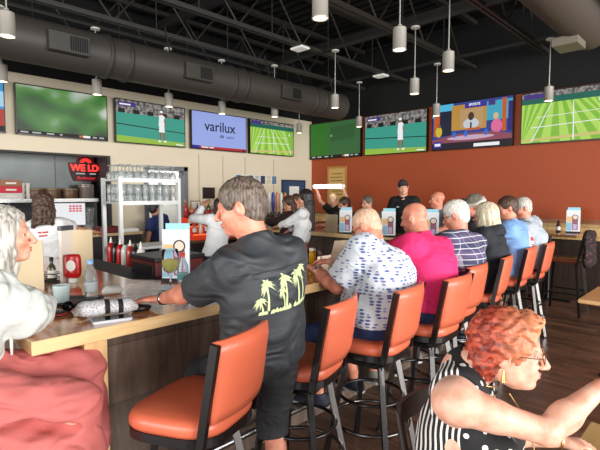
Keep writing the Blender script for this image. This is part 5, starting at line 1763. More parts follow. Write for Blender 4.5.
# ------------------------------------------------------------------ menu card holders
def menu_holder(loc, rz, label, s_=1.0, big=False):
    t = thing('menu_holder', label, 'menu', loc, rz, 'drink menu card holders')
    white = mat('card_white', (226, 228, 230), 0.5)
    m = MB(); m.box(-0.095, 0.095, -0.03, 0.03, 0, 0.02); m.build('base', black, t)
    m = MB(); m.beam((-0.0, -0.012, 0.018), (-0.0, 0.004, 0.345), 0.185, 0.006, up=(0, 1, 0)); m.build('front_card', white, t)
    m = MB(); m.beam((0.006, 0.014, 0.018), (0.006, 0.022, 0.385), 0.165, 0.005, up=(0, 1, 0)); m.build('rear_card', mat('card_sky_blue', (150, 206, 226), 0.5), t)
    def yy(z): return -0.012 + 0.016 * (z - 0.018) / 0.327 - 0.0035
    L_ = [0]
    def patch(nm, pts, mm, lift=0.0004):
        L_[0] += 1
        V = [(x, yy(z) - lift - 0.0003 * L_[0], z) for x, z in pts]
        mesh_obj(nm, V, [tuple(range(len(V)))], mm, t)
    def rc(nm, a, b, c, d, mm): patch(nm, [(a, b), (c, b), (c, d), (a, d)], mm)
    rc('sand_print', -0.085, 0.165, -0.015, 0.245, mat('card_sand', (226, 186, 132), 0.6))
    rc('sea_print', -0.088, 0.03, -0.02, 0.155, mat('card_sea', (140, 190, 214), 0.6))
    rc('drink_print', -0.012, 0.04, 0.062, 0.22, mat('card_plum', (150, 92, 110), 0.6))
    patch('cocktail_ring', disc(0.025, 0.235, 0.042, 24), mat('card_brown', (60, 42, 40), 0.6))
    patch('cocktail_print', disc(0.025, 0.235, 0.032, 24), mat('card_cream', (226, 206, 190), 0.6))
    rc('white_strip', 0.0, 0.05, 0.048, 0.13, mat('card_lilac', (190, 176, 206), 0.6))
    return t
HZ = 1.0701
menu_holder((-2.70, 1.60, HZ), math.radians(38), 'drink menu card holder near the wine glass on the bar')
menu_holder((-4.20, 5.30, HZ + 0.0), math.radians(30), 'drink menu card holder on the far bar right of the beer mug')
menu_holder((-3.46, 5.30, HZ), math.radians(30), 'drink menu card holder between the printed shirt and the pink polo')
menu_holder((-2.87, 5.38, HZ), math.radians(30), 'drink menu card holder between the bald heads in pink and plaid')
t = menu_holder((-1.86, 7.9, 1.061), math.radians(12), 'drink menu card holder on the high table by the rust wall')
# ------------------------------------------------------------------ things on the bar
redp = mat('ketchup_red', (176, 20, 24), 0.3, coat=0.3); labelw = mat('label_white', (226, 222, 212), 0.6)
def bottle(name, label, cat_, loc, prof, m_, cap_m=None, cap_prof=None, band=None, band_m=None, group=None, parts=True):
    t = thing(name, label, cat_, loc, 0, group)
    MB().lathe(prof, n=18).build('body', m_, t)
    if cap_prof: MB().lathe(cap_prof, n=16).build('cap', cap_m, t)
    if band: MB().lathe(band, n=18).build('label_band', band_m, t)
    return t
HZ = 1.0705
# ketchup: squat bottle standing on its cap
t = thing('ketchup_bottle', 'red squeeze ketchup bottle standing upside down on the bar', 'bottle', (-3.14, 1.10, HZ), math.radians(50))
m = MB(); m.prism(disc(0, 0, 1, 24), 0, 1); m = MB()
for_prof = [(0.62, 0.030), (0.95, 0.045), (1.0, 0.07), (1.0, 0.15), (0.92, 0.175), (0.80, 0.185), (0.0, 0.188)]
vs = []; fs = []
nn = 24
for r, z in for_prof:
    for j in range(nn):
        a = 2 * PI * j / nn
        vs.append((math.copysign(abs(math.cos(a)) ** 0.7, math.cos(a)) * 0.052 * r, math.copysign(abs(math.sin(a)) ** 0.7, math.sin(a)) * 0.032 * r, z))
for k in range(len(for_prof) - 1):
    for j in range(nn): fs.append((k * nn + j, k * nn + (j + 1) % nn, (k + 1) * nn + (j + 1) % nn, (k + 1) * nn + j))
fs.append(tuple(reversed(range(nn))))
mesh_obj('body', vs, fs, redp, t, smooth=True)
MB().lathe([(0.027, 0.0), (0.030, 0.004), (0.028, 0.030), (0.0, 0.031)], n=20).build('cap', mat('cap_white', (230, 228, 220), 0.4), t)
m = MB(); m.add([(0.030 * math.cos(2 * PI * i / 18) * 1.0, -0.0335, 0.115 + 0.036 * math.sin(2 * PI * i / 18)) for i in range(18)], [tuple(range(18))]); m.build('label', labelw, t)
# hot sauce bottles in a small black caddy
t = thing('condiment_caddy', 'small black wire caddy holding sauce bottles before the silver haired woman', 'caddy', (-3.28, 0.98, HZ), math.radians(45))
m = MB(); m.box(-0.09, 0.09, -0.045, 0.045, 0, 0.008)
for z in (0.03, 0.06): m.tube([(-0.09, -0.045, z), (0.09, -0.045, z), (0.09, 0.045, z), (-0.09, 0.045, z)], 0.003, 6, closed=True)
for sx in (-1, 1):
    for sy in (-1, 1): m.tube([(sx * 0.09, sy * 0.045, 0), (sx * 0.09, sy * 0.045, 0.065)], 0.003, 6)
m.build('rack', black, t)
sp = [(0.023, 0), (0.025, 0.004), (0.025, 0.085), (0.019, 0.10), (0.011, 0.112), (0.010, 0.13)]
bottle('sauce_bottle', 'small sauce bottle with amber cap in the black caddy', 'bottle', (-3.33, 0.94, HZ + 0.009), sp, mat('hot_sauce', (170, 62, 30), 0.25, coat=0.3), mat('amber_cap', (176, 110, 40), 0.4), [(0.012, 0.128), (0.013, 0.165), (0.0, 0.168)], [(0.0257, 0.02), (0.0257, 0.07)], labelw, 'sauce bottles')
bottle('sauce_bottle', 'small sauce bottle with black cap in the black caddy', 'bottle', (-3.26, 1.01, HZ + 0.009), sp, mat('green_sauce', (70, 70, 40), 0.25, coat=0.3), black, [(0.012, 0.128), (0.013, 0.155), (0.0, 0.158)], [(0.0257, 0.02), (0.0257, 0.07)], labelw, 'sauce bottles')
bottle('salt_shaker', 'small glass salt shaker beside the sauce caddy', 'shaker', (-3.42, 0.90, HZ), [(0.018, 0), (0.02, 0.004), (0.017, 0.06)], mat('salt_white', (220, 218, 212), 0.4), MATS['steel'], [(0.018, 0.06), (0.018, 0.075), (0.01, 0.082), (0, 0.083)])
# upright menus in front of the register
def card(label, loc, rz, w_, h_, mm, tilt=0.0, name='menu_card'):
    t = thing(name, label, 'menu', loc, rz, None)
    m = MB(); m.beam((0, 0, 0.0), (0, math.sin(tilt) * h_, h_), w_, 0.005, up=(0, 1, 0)); m.build('board', mm, t)
    return t
card('tan menu board standing upright behind the ketchup bottle', (-3.34, 1.22, HZ), math.radians(40), 0.19, 0.33, mat('card_tan', (196, 176, 142), 0.6))
card('tan menu board standing behind the face of the silver haired woman', (-3.10, 0.80, HZ), math.radians(50), 0.24, 0.30, mat('card_tan', (196, 176, 142), 0.6))
t = thing('menu_clip', 'narrow cream menu folder on edge in a dark clip beside the ketchup', 'menu', (-3.22, 1.09, HZ), math.radians(120))
m = MB(); m.box(-0.05, 0.05, -0.012, 0.012, 0, 0.34); m.build('folder', mat('card_cream2', (226, 214, 200), 0.6), t)
m = MB(); m.box(-0.055, 0.055, -0.016, 0.016, 0.34, 0.37); m.build('clip', mat('dark_grey_plastic', (70, 70, 76), 0.5), t)
# water bottles
clearp = mat('clear_plastic', (226, 236, 240), 0.08, trans=0.9, ior=1.2)
wb = [(0.030, 0), (0.033, 0.006), (0.032, 0.05), (0.034, 0.055), (0.034, 0.12), (0.030, 0.15), (0.016, 0.185), (0.013, 0.20)]
bottle('water_bottle', 'clear water bottle with a pale blue cap on the near bar leg', 'bottle', (-2.55, 0.985, HZ), wb, clearp, mat('pale_blue_cap', (130, 172, 220), 0.4), [(0.015, 0.198), (0.016, 0.222), (0.0, 0.224)], [(0.0345, 0.05), (0.0345, 0.10)], mat('label_clear', (206, 214, 220), 0.4, alpha=0.6), 'water bottles')
bottle('water_bottle', 'clear water bottle with a red cap beside the wine glass', 'bottle', (-2.44, 1.49, HZ), wb, clearp, mat('red_cap', (200, 60, 50), 0.4), [(0.015, 0.198), (0.016, 0.222), (0.0, 0.224)], [(0.0345, 0.06), (0.0345, 0.10)], mat('label_teal', (90, 150, 150), 0.4), 'water bottles')
# wine glass
glassm = mat('clear_glass', (250, 252, 252), 0.02, trans=1.0, ior=1.12)
t = thing('wine_glass', 'stemmed glass of white wine on the bar before the man in black', 'glass', (-2.36, 1.36, HZ))
MB().lathe([(0.036, 0), (0.034, 0.003), (0.006, 0.010), (0.0045, 0.02), (0.0045, 0.085), (0.012, 0.095), (0.030, 0.112), (0.040, 0.14), (0.042, 0.165), (0.036, 0.21), (0.0345, 0.21), (0.040, 0.165), (0.038, 0.14), (0.028, 0.114), (0.0, 0.100)], n=26).build('glass', glassm, t)
MB().lathe([(0.0, 0.102), (0.027, 0.116), (0.037, 0.14), (0.0385, 0.160), (0.0, 0.161)], n=24).build('wine', mat('white_wine', (232, 206, 120), 0.05, trans=0.6, ior=1.05), t)
# beer mug
t.scale = (1.2, 1.2, 1.25)
t = thing('beer_mug', 'full glass mug of golden beer on the bar behind the palm tree shirt', 'mug', (-2.46, 2.68, HZ), math.radians(20))
MB().lathe([(0.040, 0), (0.042, 0.004), (0.040, 0.03), (0.041, 0.15), (0.038, 0.15), (0.037, 0.02), (0, 0.018)], n=22).build('glass', glassm, t)
MB().lathe([(0.0, 0.02), (0.0365, 0.02), (0.0375, 0.128), (0.0, 0.128)], n=22).build('beer', mat('lager', (224, 158, 30), 0.1, trans=0.25, ior=1.33), t)
MB().lathe([(0.0375, 0.1285), (0.0375, 0.146), (0.0, 0.149)], n=22).build('foam', mat('beer_foam', (240, 232, 214), 0.9), t)
m = MB(); m.tube([(0.040, 0, 0.03), (0.066, 0, 0.04), (0.074, 0, 0.08), (0.066, 0, 0.12), (0.040, 0, 0.13)], 0.0075, 8); m.build('handle', glassm, t)
# cup, napkins, sunglasses, tray, phone, rolled scarf
t = thing('cup', 'pale blue plastic cup on the bar near the silver haired woman', 'cup', (-2.60, 0.850, HZ))
MB().lathe([(0.034, 0), (0.036, 0.003), (0.043, 0.085), (0.044, 0.09), (0.041, 0.09), (0.034, 0.006), (0, 0.005)], n=24).build('body', mat('pale_cup', (196, 212, 212), 0.45), t)
t = thing('serving_tray', 'dark shallow serving tray under the pale cup', 'tray', (-2.60, 0.87, HZ - 0.0002), math.radians(45))
m = MB(); m.prism(rrect(-0.17, 0.17, -0.10, 0.10, 0.03), 0, 0.004); m.build('base', mat('slate', (64, 66, 68), 0.5), t)
t.location.z = HZ
m = MB(); m.tube([(x, y, 0.008) for x, y in rrect(-0.17, 0.17, -0.10, 0.10, 0.03)], 0.005, 6, closed=True); m.build('rim', mat('slate', (64, 66, 68), 0.5), t)
for o in bpy.data.objects:
    if o.name == 'cup': o.location.z = HZ + 0.0045
t = thing('sunglasses', 'black sunglasses lying on the bar beside the serving tray', 'sunglasses', (-2.36, 0.83, HZ + 0.001), math.radians(48))
bg_ = mat('black_gloss', (15, 15, 18), 0.15)
for sx in (-1, 1):
    m = MB(); m.lathe([(0, -0.002), (0.026, -0.001), (0.027, 0.001), (0, 0.002)], c=(sx * 0.033, 0, 0.022), n=18, M=Matrix.Rotation(PI / 2 - 0.2, 4, 'X')); m.build('lens', bg_, t)
    m = MB(); m.tube([(sx * 0.064, 0.0, 0.028), (sx * 0.066, 0.06, 0.022), (sx * 0.060, 0.12, 0.004)], 0.003, 6); m.build('temple', bg_, t)
m = MB(); m.tube([(-0.01, 0, 0.026), (0, 0, 0.030), (0.01, 0, 0.026)], 0.003, 6); m.build('bridge', bg_, t)
t = thing('eyeglass_case', 'small red and black item on the bar by the blouse sleeve', 'case', (-2.34, 0.73, HZ), math.radians(40))
m = MB(); m.box(-0.05, 0.05, -0.03, 0.03, 0, 0.022, bev=0.008); m.build('shell', mat('dark_case', (60, 40, 50), 0.4), t)
m = MB(); m.box(-0.052, 0.052, -0.032, 0.032, 0.009, 0.013); m.build('red_band', mat('red_cap', (200, 60, 50), 0.4), t)
# phone in a clear case and rolled scarf
t = thing('phone', 'phone in a clear case with a white edge lying on the bar edge', 'phone', (-2.065, 0.885, HZ), math.radians(76))
m = MB(); m.prism(rrect(-0.085, 0.085, -0.042, 0.042, 0.01), 0, 0.012); m.build('body', mat('phone_grey', (190, 194, 200), 0.25), t)
m = MB(); m.prism(rrect(-0.08, 0.08, -0.037, 0.037, 0.008), 0.012, 0.0135); m.build('screen', bg_, t)
t = thing('rolled_scarf', 'rolled grey and black banded scarf lying on the phone', 'scarf', (-2.14, 0.895, HZ + 0.014), math.radians(74))
scm = NT('grey_scarf_cloth')
o = scm.xyz()
v = scm.N.new('ShaderNodeTexVoronoi'); v.inputs['Scale'].default_value = 120; scm.L.new(scm.tc.outputs['Object'], v.inputs['Vector'])
spk = scm.mix(scm.math('LESS_THAN', v.outputs['Distance'], 0.35), (206, 204, 206), (130, 126, 132))
band = scm.math('LESS_THAN', scm.math('ABSOLUTE', scm.math('SUBTRACT', o[0], 0.0)), 0.012)
band2 = scm.math('LESS_THAN', scm.math('ABSOLUTE', scm.math('SUBTRACT', o[0], 0.062)), 0.012)
scm.color(scm.mix(scm.math('MAXIMUM', band, band2), spk, (30, 28, 30)))
G = Field(); G.add(ecap((-0.10, 0, 0.032), (0.10, 0, 0.030), (0.046, 0.033), (0.038, 0.030), (0, 1, 0)), 0.02); G.add(cone((0.10, 0, 0.028), (0.135, -0.01, 0.018), 0.026, 0.016), 0.02)
G.add(cone((-0.10, 0.0, 0.028), (-0.13, 0.01, 0.016), 0.030, 0.016), 0.02)
G.clip((0, 0, 0.001), (0, 0, -1)); G.warp(folds(0.0035, 2.4, 1.0))
net_obj('roll', G.mesh(0.0055), scm.m, t)
t.scale = (0.95, 1.05, 1.1)
t = thing('pouch', 'crumpled black pouch between the scarf and the hand with the watch', 'pouch', (-2.13, 1.06, HZ), math.radians(70))
G = Field(); G.add(ell((0, 0, 0.016), (0.05, 0.032, 0.018)), 0.01); G.add(cone((0.03, 0.01, 0.014), (-0.04, -0.02, 0.012), 0.013, 0.012), 0.01); G.clip((0, 0, 0.001), (0, 0, -1)); G.warp(folds(0.004, 3.0, 2))
net_obj('bag', G.mesh(0.006), mat('black_plastic', (26, 24, 26), 0.4), t)
# napkins, coasters
for i, (x, y, r, lab) in enumerate([(-2.55, 2.60, 20, 'crumpled white napkin on the bar left of the beer mug'), (-2.62, 1.12, 50, 'folded white napkin on the bar near the blue capped water bottle')]):
    G = Field(); G.add(ell((0, 0, 0.018), (0.05, 0.04, 0.024)), 0.01); G.add(ell((0.03, 0.01, 0.02), (0.03, 0.035, 0.026)), 0.01); G.clip((0, 0, 0.001), (0, 0, -1)); G.warp(folds(0.007, 2.2, i))
    o = net_obj('napkin', G.mesh(0.008), mat('paper_white', (232, 230, 224), 0.8), None); o.location = (x, y, HZ); o.rotation_euler = (0, 0, math.radians(r)); tag(o, lab, 'napkin')
# paper menu held by the man in the print shirt
t = thing('paper_menu', 'open paper menu held by the man in the printed white shirt', 'menu', (-2.13, 2.68, 1.085), math.radians(70))
t.scale = (0.68, 0.9, 0.85)
pm_ = mat('menu_paper', (222, 204, 180), 0.7, noise=0.08, nscale=30)
m = MB(); m.beam((-0.10, 0.02, 0.0), (-0.10, -0.09, 0.27), 0.20, 0.003, up=(0, 1, 0)); m.build('left_page', pm_, t)
m = MB(); m.beam((0.10, 0.02, 0.0), (0.10, -0.06, 0.27), 0.20, 0.0029, up=(0, 1, 0)); m.build('right_page', pm_, t)
m = MB(); m.add([(0.10 + 0.045 * math.cos(2 * PI * i / 16), 0.02 - 0.08 * (0.20 + 0.025 * math.sin(2 * PI * i / 16)) / 0.27 - 0.003, 0.20 + 0.025 * math.sin(2 * PI * i / 16)) for i in range(16)], [tuple(range(16))]); m.build('red_print', mat('print_red2', (196, 84, 60), 0.7), t)
# plates and glasses further along the bar
for i, (x, y) in enumerate([(-2.35, 3.05), (-2.40, 3.62), (-2.38, 4.28), (-2.36, 4.72), (-2.42, 5.45)]):
    t = thing('drink_glass', 'tall drink glass on the bar %s' % ['before the man in pink', 'before the man in plaid', 'before the woman in the hoodie', 'before the man in the camouflage cap', 'near the far corner of the bar'][i], 'glass', (x, y, HZ), 0, 'drink glasses along the bar')
    MB().lathe([(0.030, 0), (0.031, 0.003), (0.038, 0.15), (0.036, 0.15), (0.029, 0.012), (0, 0.01)], n=18).build('glass', glassm, t)
    MB().lathe([(0, 0.012), (0.028, 0.012), (0.034, 0.11), (0, 0.11)], n=18).build('drink', mat(['cola', 'lager', 'iced_tea'][i % 3], [(60, 30, 20), (224, 158, 30), (150, 80, 40)][i % 3], 0.1, trans=0.2, ior=1.33), t)
for i, (x, y, c_) in enumerate([(-4.35, 5.72, 'x'), (-4.85, 5.70, 'x'), (-3.05, 5.60, 'x')]):
    t = thing('dinner_plate', 'white plate on the far bar %s' % ['before the man in glasses', 'before the dark haired man', 'before the bald man with a goatee'][i], 'plate', (x, y, HZ), 0, 'plates on the far bar')
    MB().lathe([(0.06, 0), (0.11, 0.012), (0.115, 0.016), (0.06, 0.006), (0, 0.006)], n=24).build('rim', mat('china', (232, 230, 224), 0.3), t)
    MB().lathe([(0.055, 0.0065), (0.045, 0.03), (0, 0.038)], n=14).build('food', mat('food_brown', (160, 96, 46), 0.8, noise=0.3, nscale=60), t)
for i, (x, y, h_) in enumerate([(-4.60, 5.45, .26), (-5.25, 5.50, .22), (-3.75, 5.5, .24)]):
    card('tan menu board standing on the far bar %s' % ['under the face of the man in glasses', 'below the glowing tube lamp', 'left of the bald man with a goatee'][i], (x, y, HZ), math.radians(15 - 10 * i), 0.2, h_, mat('card_tan', (196, 176, 142), 0.6), 0.05)
# condiments on high table
bottle('sauce_bottle', 'dark sauce bottle beside the menu holder on the high table', 'bottle', (-2.06, 7.9, 1.0605), [(0.03, 0), (0.032, 0.004), (0.032, 0.10), (0.02, 0.13), (0.015, 0.15)], mat('dark_sauce', (60, 20, 18), 0.3), black, [(0.017, 0.148), (0.018, 0.175), (0, 0.178)], [(0.0325, 0.03), (0.0325, 0.085)], labelw)

# ------------------------------------------------------------------ inside the U: glass rack
whitemetal = mat('white_rack_metal', (206, 208, 208), 0.35, 0.2)
t = thing('glass_rack', 'white metal two tier rack of glasses behind the bar', 'rack', (-5.25, 2.65, 0))
RX0, RX1, RY0, RY1 = -0.22, 0.22, -0.36, 0.38
for x in (RX0, RX1):
    for y in (RY0, RY1):
        m = MB(); m.box(x - 0.02, x + 0.02, y - 0.02, y + 0.02, 0.0, 1.84); m.build('upright', whitemetal, t)
for z, nm in ((1.80, 'top_shelf'), (1.54, 'lower_shelf')):
    m = MB(); m.box(RX0 + 0.021, RX1 - 0.021, RY0 - 0.02, RY1 + 0.02, z, z + 0.02); m.box(RX1 - 0.005, RX1 + 0.025, RY0 + 0.021, RY1 - 0.021, z - 0.015, z + 0.03); m.build(nm, whitemetal, t)
m = MB(); m.box(RX0, RX1, RY0, RY1, 1.0, 1.03); m.build('shelf', whitemetal, t)
rackg = mat('rack_glass', (226, 232, 232), 0.06, trans=0.75, ior=1.3)
def stem_glass():
    t = thing('stemmed_glass', 'x', 'glass', (0, 0, 0), 0, 'stemmed glasses standing upside down on the rack top')
    MB().lathe([(0.034, 0.0), (0.040, 0.05), (0.026, 0.085), (0.005, 0.095), (0.004, 0.155), (0.030, 0.162), (0.031, 0.166)], n=12).build('bowl', rackg, t)
    return t
def tumbler():
    t = thing('tumbler', 'x', 'glass', (0, 0, 0), 0, 'upturned tumblers stacked on the lower rack shelf')
    MB().lathe([(0.038, 0.0), (0.036, 0.06), (0.032, 0.10), (0.0, 0.101)], n=12).build('cup_wall', rackg, t)
    return t
ORD = ['first', 'second', 'third', 'fourth', 'fifth', 'sixth', 'seventh', 'eighth']; ROWN = ['front', 'second', 'third', 'back']
sg = stem_glass(); first = True
for a in range(8):
    for b_ in range(4):
        o = sg if first else copy_tree(sg)
        first = False
        o.location = (-5.25 + RX1 - 0.05 - b_ * 0.105, 2.65 + RY0 + 0.05 + a * 0.092, 1.821)
        o['label'] = 'upside down stemmed glass on the rack top, %s row, %s from the left' % (ROWN[b_], ORD[a])
        o['group'] = 'stemmed glasses standing upside down on the rack top'
tb = tumbler(); first = True
for a in range(8):
    for b_ in range(4):
        for c_ in range(2):
            o = tb if first else copy_tree(tb)
            first = False
            o.location = (-5.25 + RX1 - 0.05 - b_ * 0.105, 2.65 + RY0 + 0.05 + a * 0.092, 1.561 + c_ * 0.1015)
            o['label'] = '%s tumbler of its pair on the rack, %s row, %s from the left' % (['lower', 'upper'][c_], ROWN[b_], ORD[a])
# back bar counter along the left wall
darkwood = mat('dark_back_bar', (44, 32, 28), 0.5)
t = thing('back_bar', 'dark back bar counter against the beige wall under the bottles', 'counter', (-7.3, 5.4, -0.10))
m = MB(); m.box(-0.33, 0.30, -0.9, 2.3, 0.1, 0.88); m.build('cabinet', darkwood, t)
m = MB(); m.box(-0.34, 0.34, -0.92, 2.32, 0.88, 0.92); m.build('countertop', mat('back_counter', (120, 84, 60), 0.3), t)
t = thing('bottle_shelf', 'red lit stepped shelf holding liquor bottles on the back bar', 'shelf', (-7.3, 5.0, 0.821))
m = MB(); m.box(-0.30, 0.22, -0.45, 0.85, 0, 0.10); m.box(-0.30, 0.05, -0.45, 0.85, 0.10, 0.24); m.box(-0.30, -0.12, -0.45, 0.85, 0.24, 0.38)
m.build('steps', mat('red_lit_step', (226, 62, 30), 0.5, emit=0.28), t)
m = MB(); m.box(0.221, 0.228, -0.45, 0.85, 0.085, 0.10); m.box(0.051, 0.058, -0.45, 0.85, 0.225, 0.24); m.build('light_strip', mat('orange_strip', (255, 120, 60), 0.5, emit=1.6), t)
t = thing('wall_shelf', 'shelf with small bottles to the right of the red lit bottles', 'shelf', (-7.3, 6.5, 0.821))
m = MB(); m.box(-0.30, 0.1, -0.2, 1.1, 0.30, 0.32); m.box(-0.3, 0.1, -0.2, -0.18, 0, 0.30); m.box(-0.3, 0.1, 1.08, 1.1, 0, 0.30); m.build('frame', darkwood, t)
bc = [(196, 90, 60), (60, 30, 22), (190, 40, 30), (225, 225, 215), (70, 90, 50), (220, 150, 60), (150, 30, 30), (206, 190, 170), (40, 50, 110), (120, 60, 30)]
bp_ = [(0.036, 0), (0.038, 0.005), (0.038, 0.15), (0.034, 0.175), (0.014, 0.205), (0.013, 0.26)]
def liquor(x, y, z, i, where):
    c_ = bc[i % 10]
    t = thing('liquor_bottle', 'x', 'bottle', (x, y, z), 0, 'liquor bottles behind the bar')
    s_ = 0.9 + 0.08 * ((i * 7) % 5)
    sc = lambda p: [(r, z_ * s_) for r, z_ in p]
    MB().lathe(sc(bp_), n=12).build('glass', mat('liquor_%d' % (i % 10), c_, 0.12, trans=0.25, coat=0.4), t)
    MB().lathe(sc([(0.0145, 0.245), (0.0155, 0.285), (0, 0.29)]), n=10).build('cap', [black, MATS['red_cap'], mat('cap_gold', (190, 150, 70), 0.3, 0.7)][i % 3], t)
    MB().lathe(sc([(0.0388, 0.04), (0.0388, 0.12)]), n=12).build('label_band', [labelw, mat('label_red', (190, 50, 46), 0.6), mat('label_cream', (214, 200, 160), 0.6)][(i * 5) % 3], t)
    nm = ['orange', 'dark brown', 'red', 'clear', 'green', 'amber', 'crimson', 'pale', 'blue', 'chestnut'][i % 10]
    t['label'] = '%s bottle %s' % (nm, where)
    return t
k = 0
for row, (dx, z) in enumerate(((0.14, 0.921), (-0.04, 1.061), (-0.21, 1.201))):
    for j in range(10):
        liquor(-7.3 + dx, 4.63 + j * 0.128 + row * 0.02, z + 0.0005, k * 3 + row, 'on the %s step of the red lit shelf, %s from the left' % (['lowest', 'middle', 'top'][row], ['first', 'second', 'third', 'fourth', 'fifth', 'sixth', 'seventh', 'eighth', 'ninth', 'tenth'][j]))
        k += 1
for j in range(9):
    liquor(-7.4, 6.40 + j * 0.13, 1.1415, j * 3 + 1, 'on the shelf right of the red lit steps, %s from left' % ['first', 'second', 'third', 'fourth', 'fifth', 'sixth', 'seventh', 'eighth', 'ninth'][j])
# bottles of the speed rail on the inner bar edge: ketchup, cans
for j in range(7):
    t = thing('syrup_bottle', 'small %s bottle in the rail on the steel counter, %s from the left' % (['red', 'dark', 'red', 'clear', 'red', 'dark', 'white'][j], ['first', 'second', 'third', 'fourth', 'fifth', 'sixth', 'seventh'][j]), 'bottle', (-5.0 + j * 0.115, 2.16, 0.905), 0, 'bottles on the steel counter')
    c_ = [(180, 24, 24), (30, 24, 24), (180, 24, 24), (200, 206, 200), (176, 40, 30), (36, 30, 30), (226, 224, 218)][j]
    MB().lathe([(0.042, 0), (0.044, 0.005), (0.044, 0.15), (0.036, 0.18), (0.018, 0.21)], n=14).build('body', mat('syrup_%d' % j, c_, 0.25, coat=0.3), t)
    MB().lathe([(0.018, 0.21), (0.014, 0.23), (0.005, 0.27), (0, 0.272)], n=10).build('spout', black if j % 2 else MATS['cap_white'], t)
t = thing('steel_table', 'stainless table with rail bottles inside the bar', 'table', (-4.55, 2.18, 0))
m = MB(); m.box(-0.5, 0.5, -0.16, 0.16, 0.86, 0.90); m.build('tabletop', steel_soft, t)
for sx in (-1, 1):
    for sy in (-1, 1):
        m = MB(); m.tube([(sx * 0.46, sy * 0.13, 0), (sx * 0.46, sy * 0.13, 0.86)], 0.015, 8); m.build('leg', steel_soft, t)
# blue glass bottles cluster low at the right of the wine glass
for j in range(5):
    t = thing('small_bottle', 'small %s bottle on the inner bar ledge, %s from the left' % (['blue', 'white', 'blue', 'dark', 'blue'][j], ['first', 'second', 'third', 'fourth', 'fifth'][j]), 'bottle', (-2.97, 2.22 + 0.13 * j, 0.9705), 0, 'small bottles behind the wine glass')
    MB().lathe([(0.028, 0), (0.03, 0.004), (0.03, 0.07), (0.012, 0.10), (0.011, 0.12), (0, 0.121)], n=12).build('body', mat('mini_%s' % ['b', 'w', 'b', 'k', 'b'][j], [(50, 80, 160), (216, 216, 214), (50, 80, 160), (40, 36, 40), (50, 80, 160)][j], 0.25, coat=0.3), t)
t = thing('bottle_ledge', 'steel ledge with small bottles along the inner side of the bar', 'shelf', (-2.95, 2.6, 0))
m = MB(); m.box(-0.12, 0.12, -0.45, 0.9, 0.90, 0.97); m.build('ledge', steel_soft, t)
m = MB(); m.box(-0.10, 0.12, -0.4, 0.85, 0, 0.90); m.build('support', black, t)
# beer tap tower with coloured handles
t = thing('beer_tap_tower', 'steel beer tap tower with a row of coloured handles', 'tap tower', (-5.80, 5.18, 0))
m = MB(); m.box(-0.2, 0.2, -0.45, 0.35, 0, 1.0); m.build('cabinet', steel_soft, t)
m = MB(); m.tube([(0, -0.25, 1.0), (0, -0.25, 1.28)], 0.035, 12); m.tube([(0, 0.2, 1.0), (0, 0.2, 1.28)], 0.035, 12); m.tube([(0, -0.42, 1.30), (0, 0.36, 1.30)], 0.045, 14); m.build('column', MATS['steel'], t)
hc = [(226, 226, 226), (196, 40, 40), (60, 100, 180), (40, 40, 60), (226, 226, 226), (70, 70, 160), (210, 140, 90), (206, 206, 200), (190, 120, 60)]
for j in range(9):
    y = -0.40 + j * 0.092
    m = MB(); m.tube([(0.03, y, 1.30), (0.12, y, 1.30), (0.13, y, 1.24)], 0.010, 8); fa_ = m.build('faucet', MATS['steel'], t)
    m = MB(); m.lathe([(0.010, 1.32), (0.016, 1.36), (0.032, 1.42), (0.030, 1.64), (0.014, 1.68), (0, 1.682)], c=(0.09, y, 0), n=10); m.build('tap_handle', mat('tap_handle_%d' % (hc[j][0] + hc[j][2]), hc[j], 0.35), t)

# ------------------------------------------------------------------ on the beige wall
def wall_pic(name, label, cat_, y0, y1, z0, z1, frame, face, depth=0.03):
    t = thing(name, label, cat_, (XW + 0.001, (y0 + y1) / 2, (z0 + z1) / 2))
    hy, hz = (y1 - y0) / 2, (z1 - z0) / 2
    m = MB(); m.box(0, depth, -hy, hy, -hz, hz); m.build('frame', frame, t)
    m = MB(); m.box(depth, depth + 0.002, -hy * 0.86, hy * 0.86, -hz * 0.88, hz * 0.88); m.build('face', face, t)
    return t
wall_pic('clipboard', 'white paper on a clipboard hung on the beige wall', 'clipboard', 4.86, 5.08, 1.20, 1.52, mat('board_brown', (130, 96, 66), 0.6), mat('paper_white', (232, 230, 224), 0.8), 0.01)
wall_pic('small_monitor', 'small black monitor on the beige wall above the bottles', 'monitor', 5.14, 5.40, 1.56, 1.78, bez, mat('dark_glass', (26, 20, 24), 0.15), 0.05)
wall_pic('picture_frame', 'small dark framed picture right of the small black monitor', 'picture', 5.68, 5.88, 1.62, 1.86, mat('dark_frame', (50, 44, 42), 0.5), mat('photo_mix', (130, 116, 100), 0.5, noise=0.4, nscale=20))
t = wall_pic('picture_frame', 'large dark blue framed poster on the beige wall by the corner', 'picture', 7.27, 8.05, 1.20, 1.98, mat('blue_frame', (30, 50, 78), 0.5), mat('blue_poster', (46, 72, 104), 0.5, noise=0.2, nscale=8))
m = MB(); m.box(0.033, 0.035, -0.16, 0.16, -0.18, 0.24); m.build('inner_sheet', mat('paper_white', (232, 230, 224), 0.8), t)
for j in range(7):
    cs_ = [(60, 110, 170), (210, 206, 190), (70, 90, 120), (180, 180, 176), (50, 60, 90), (206, 196, 170), (90, 120, 150)][j]
    wall_pic('photograph', 'small photograph pinned in the strip on the beige wall, %s from the left' % ['first', 'second', 'third', 'fourth', 'fifth', 'sixth', 'seventh'][j], 'photograph', 5.95 + j * 0.17, 6.10 + j * 0.17, 1.86, 2.06, mat('white_border', (226, 224, 216), 0.6), mat('pic_%d' % j, cs_, 0.5, noise=0.35, nscale=25), 0.008)['group'] = 'photographs on the beige wall'
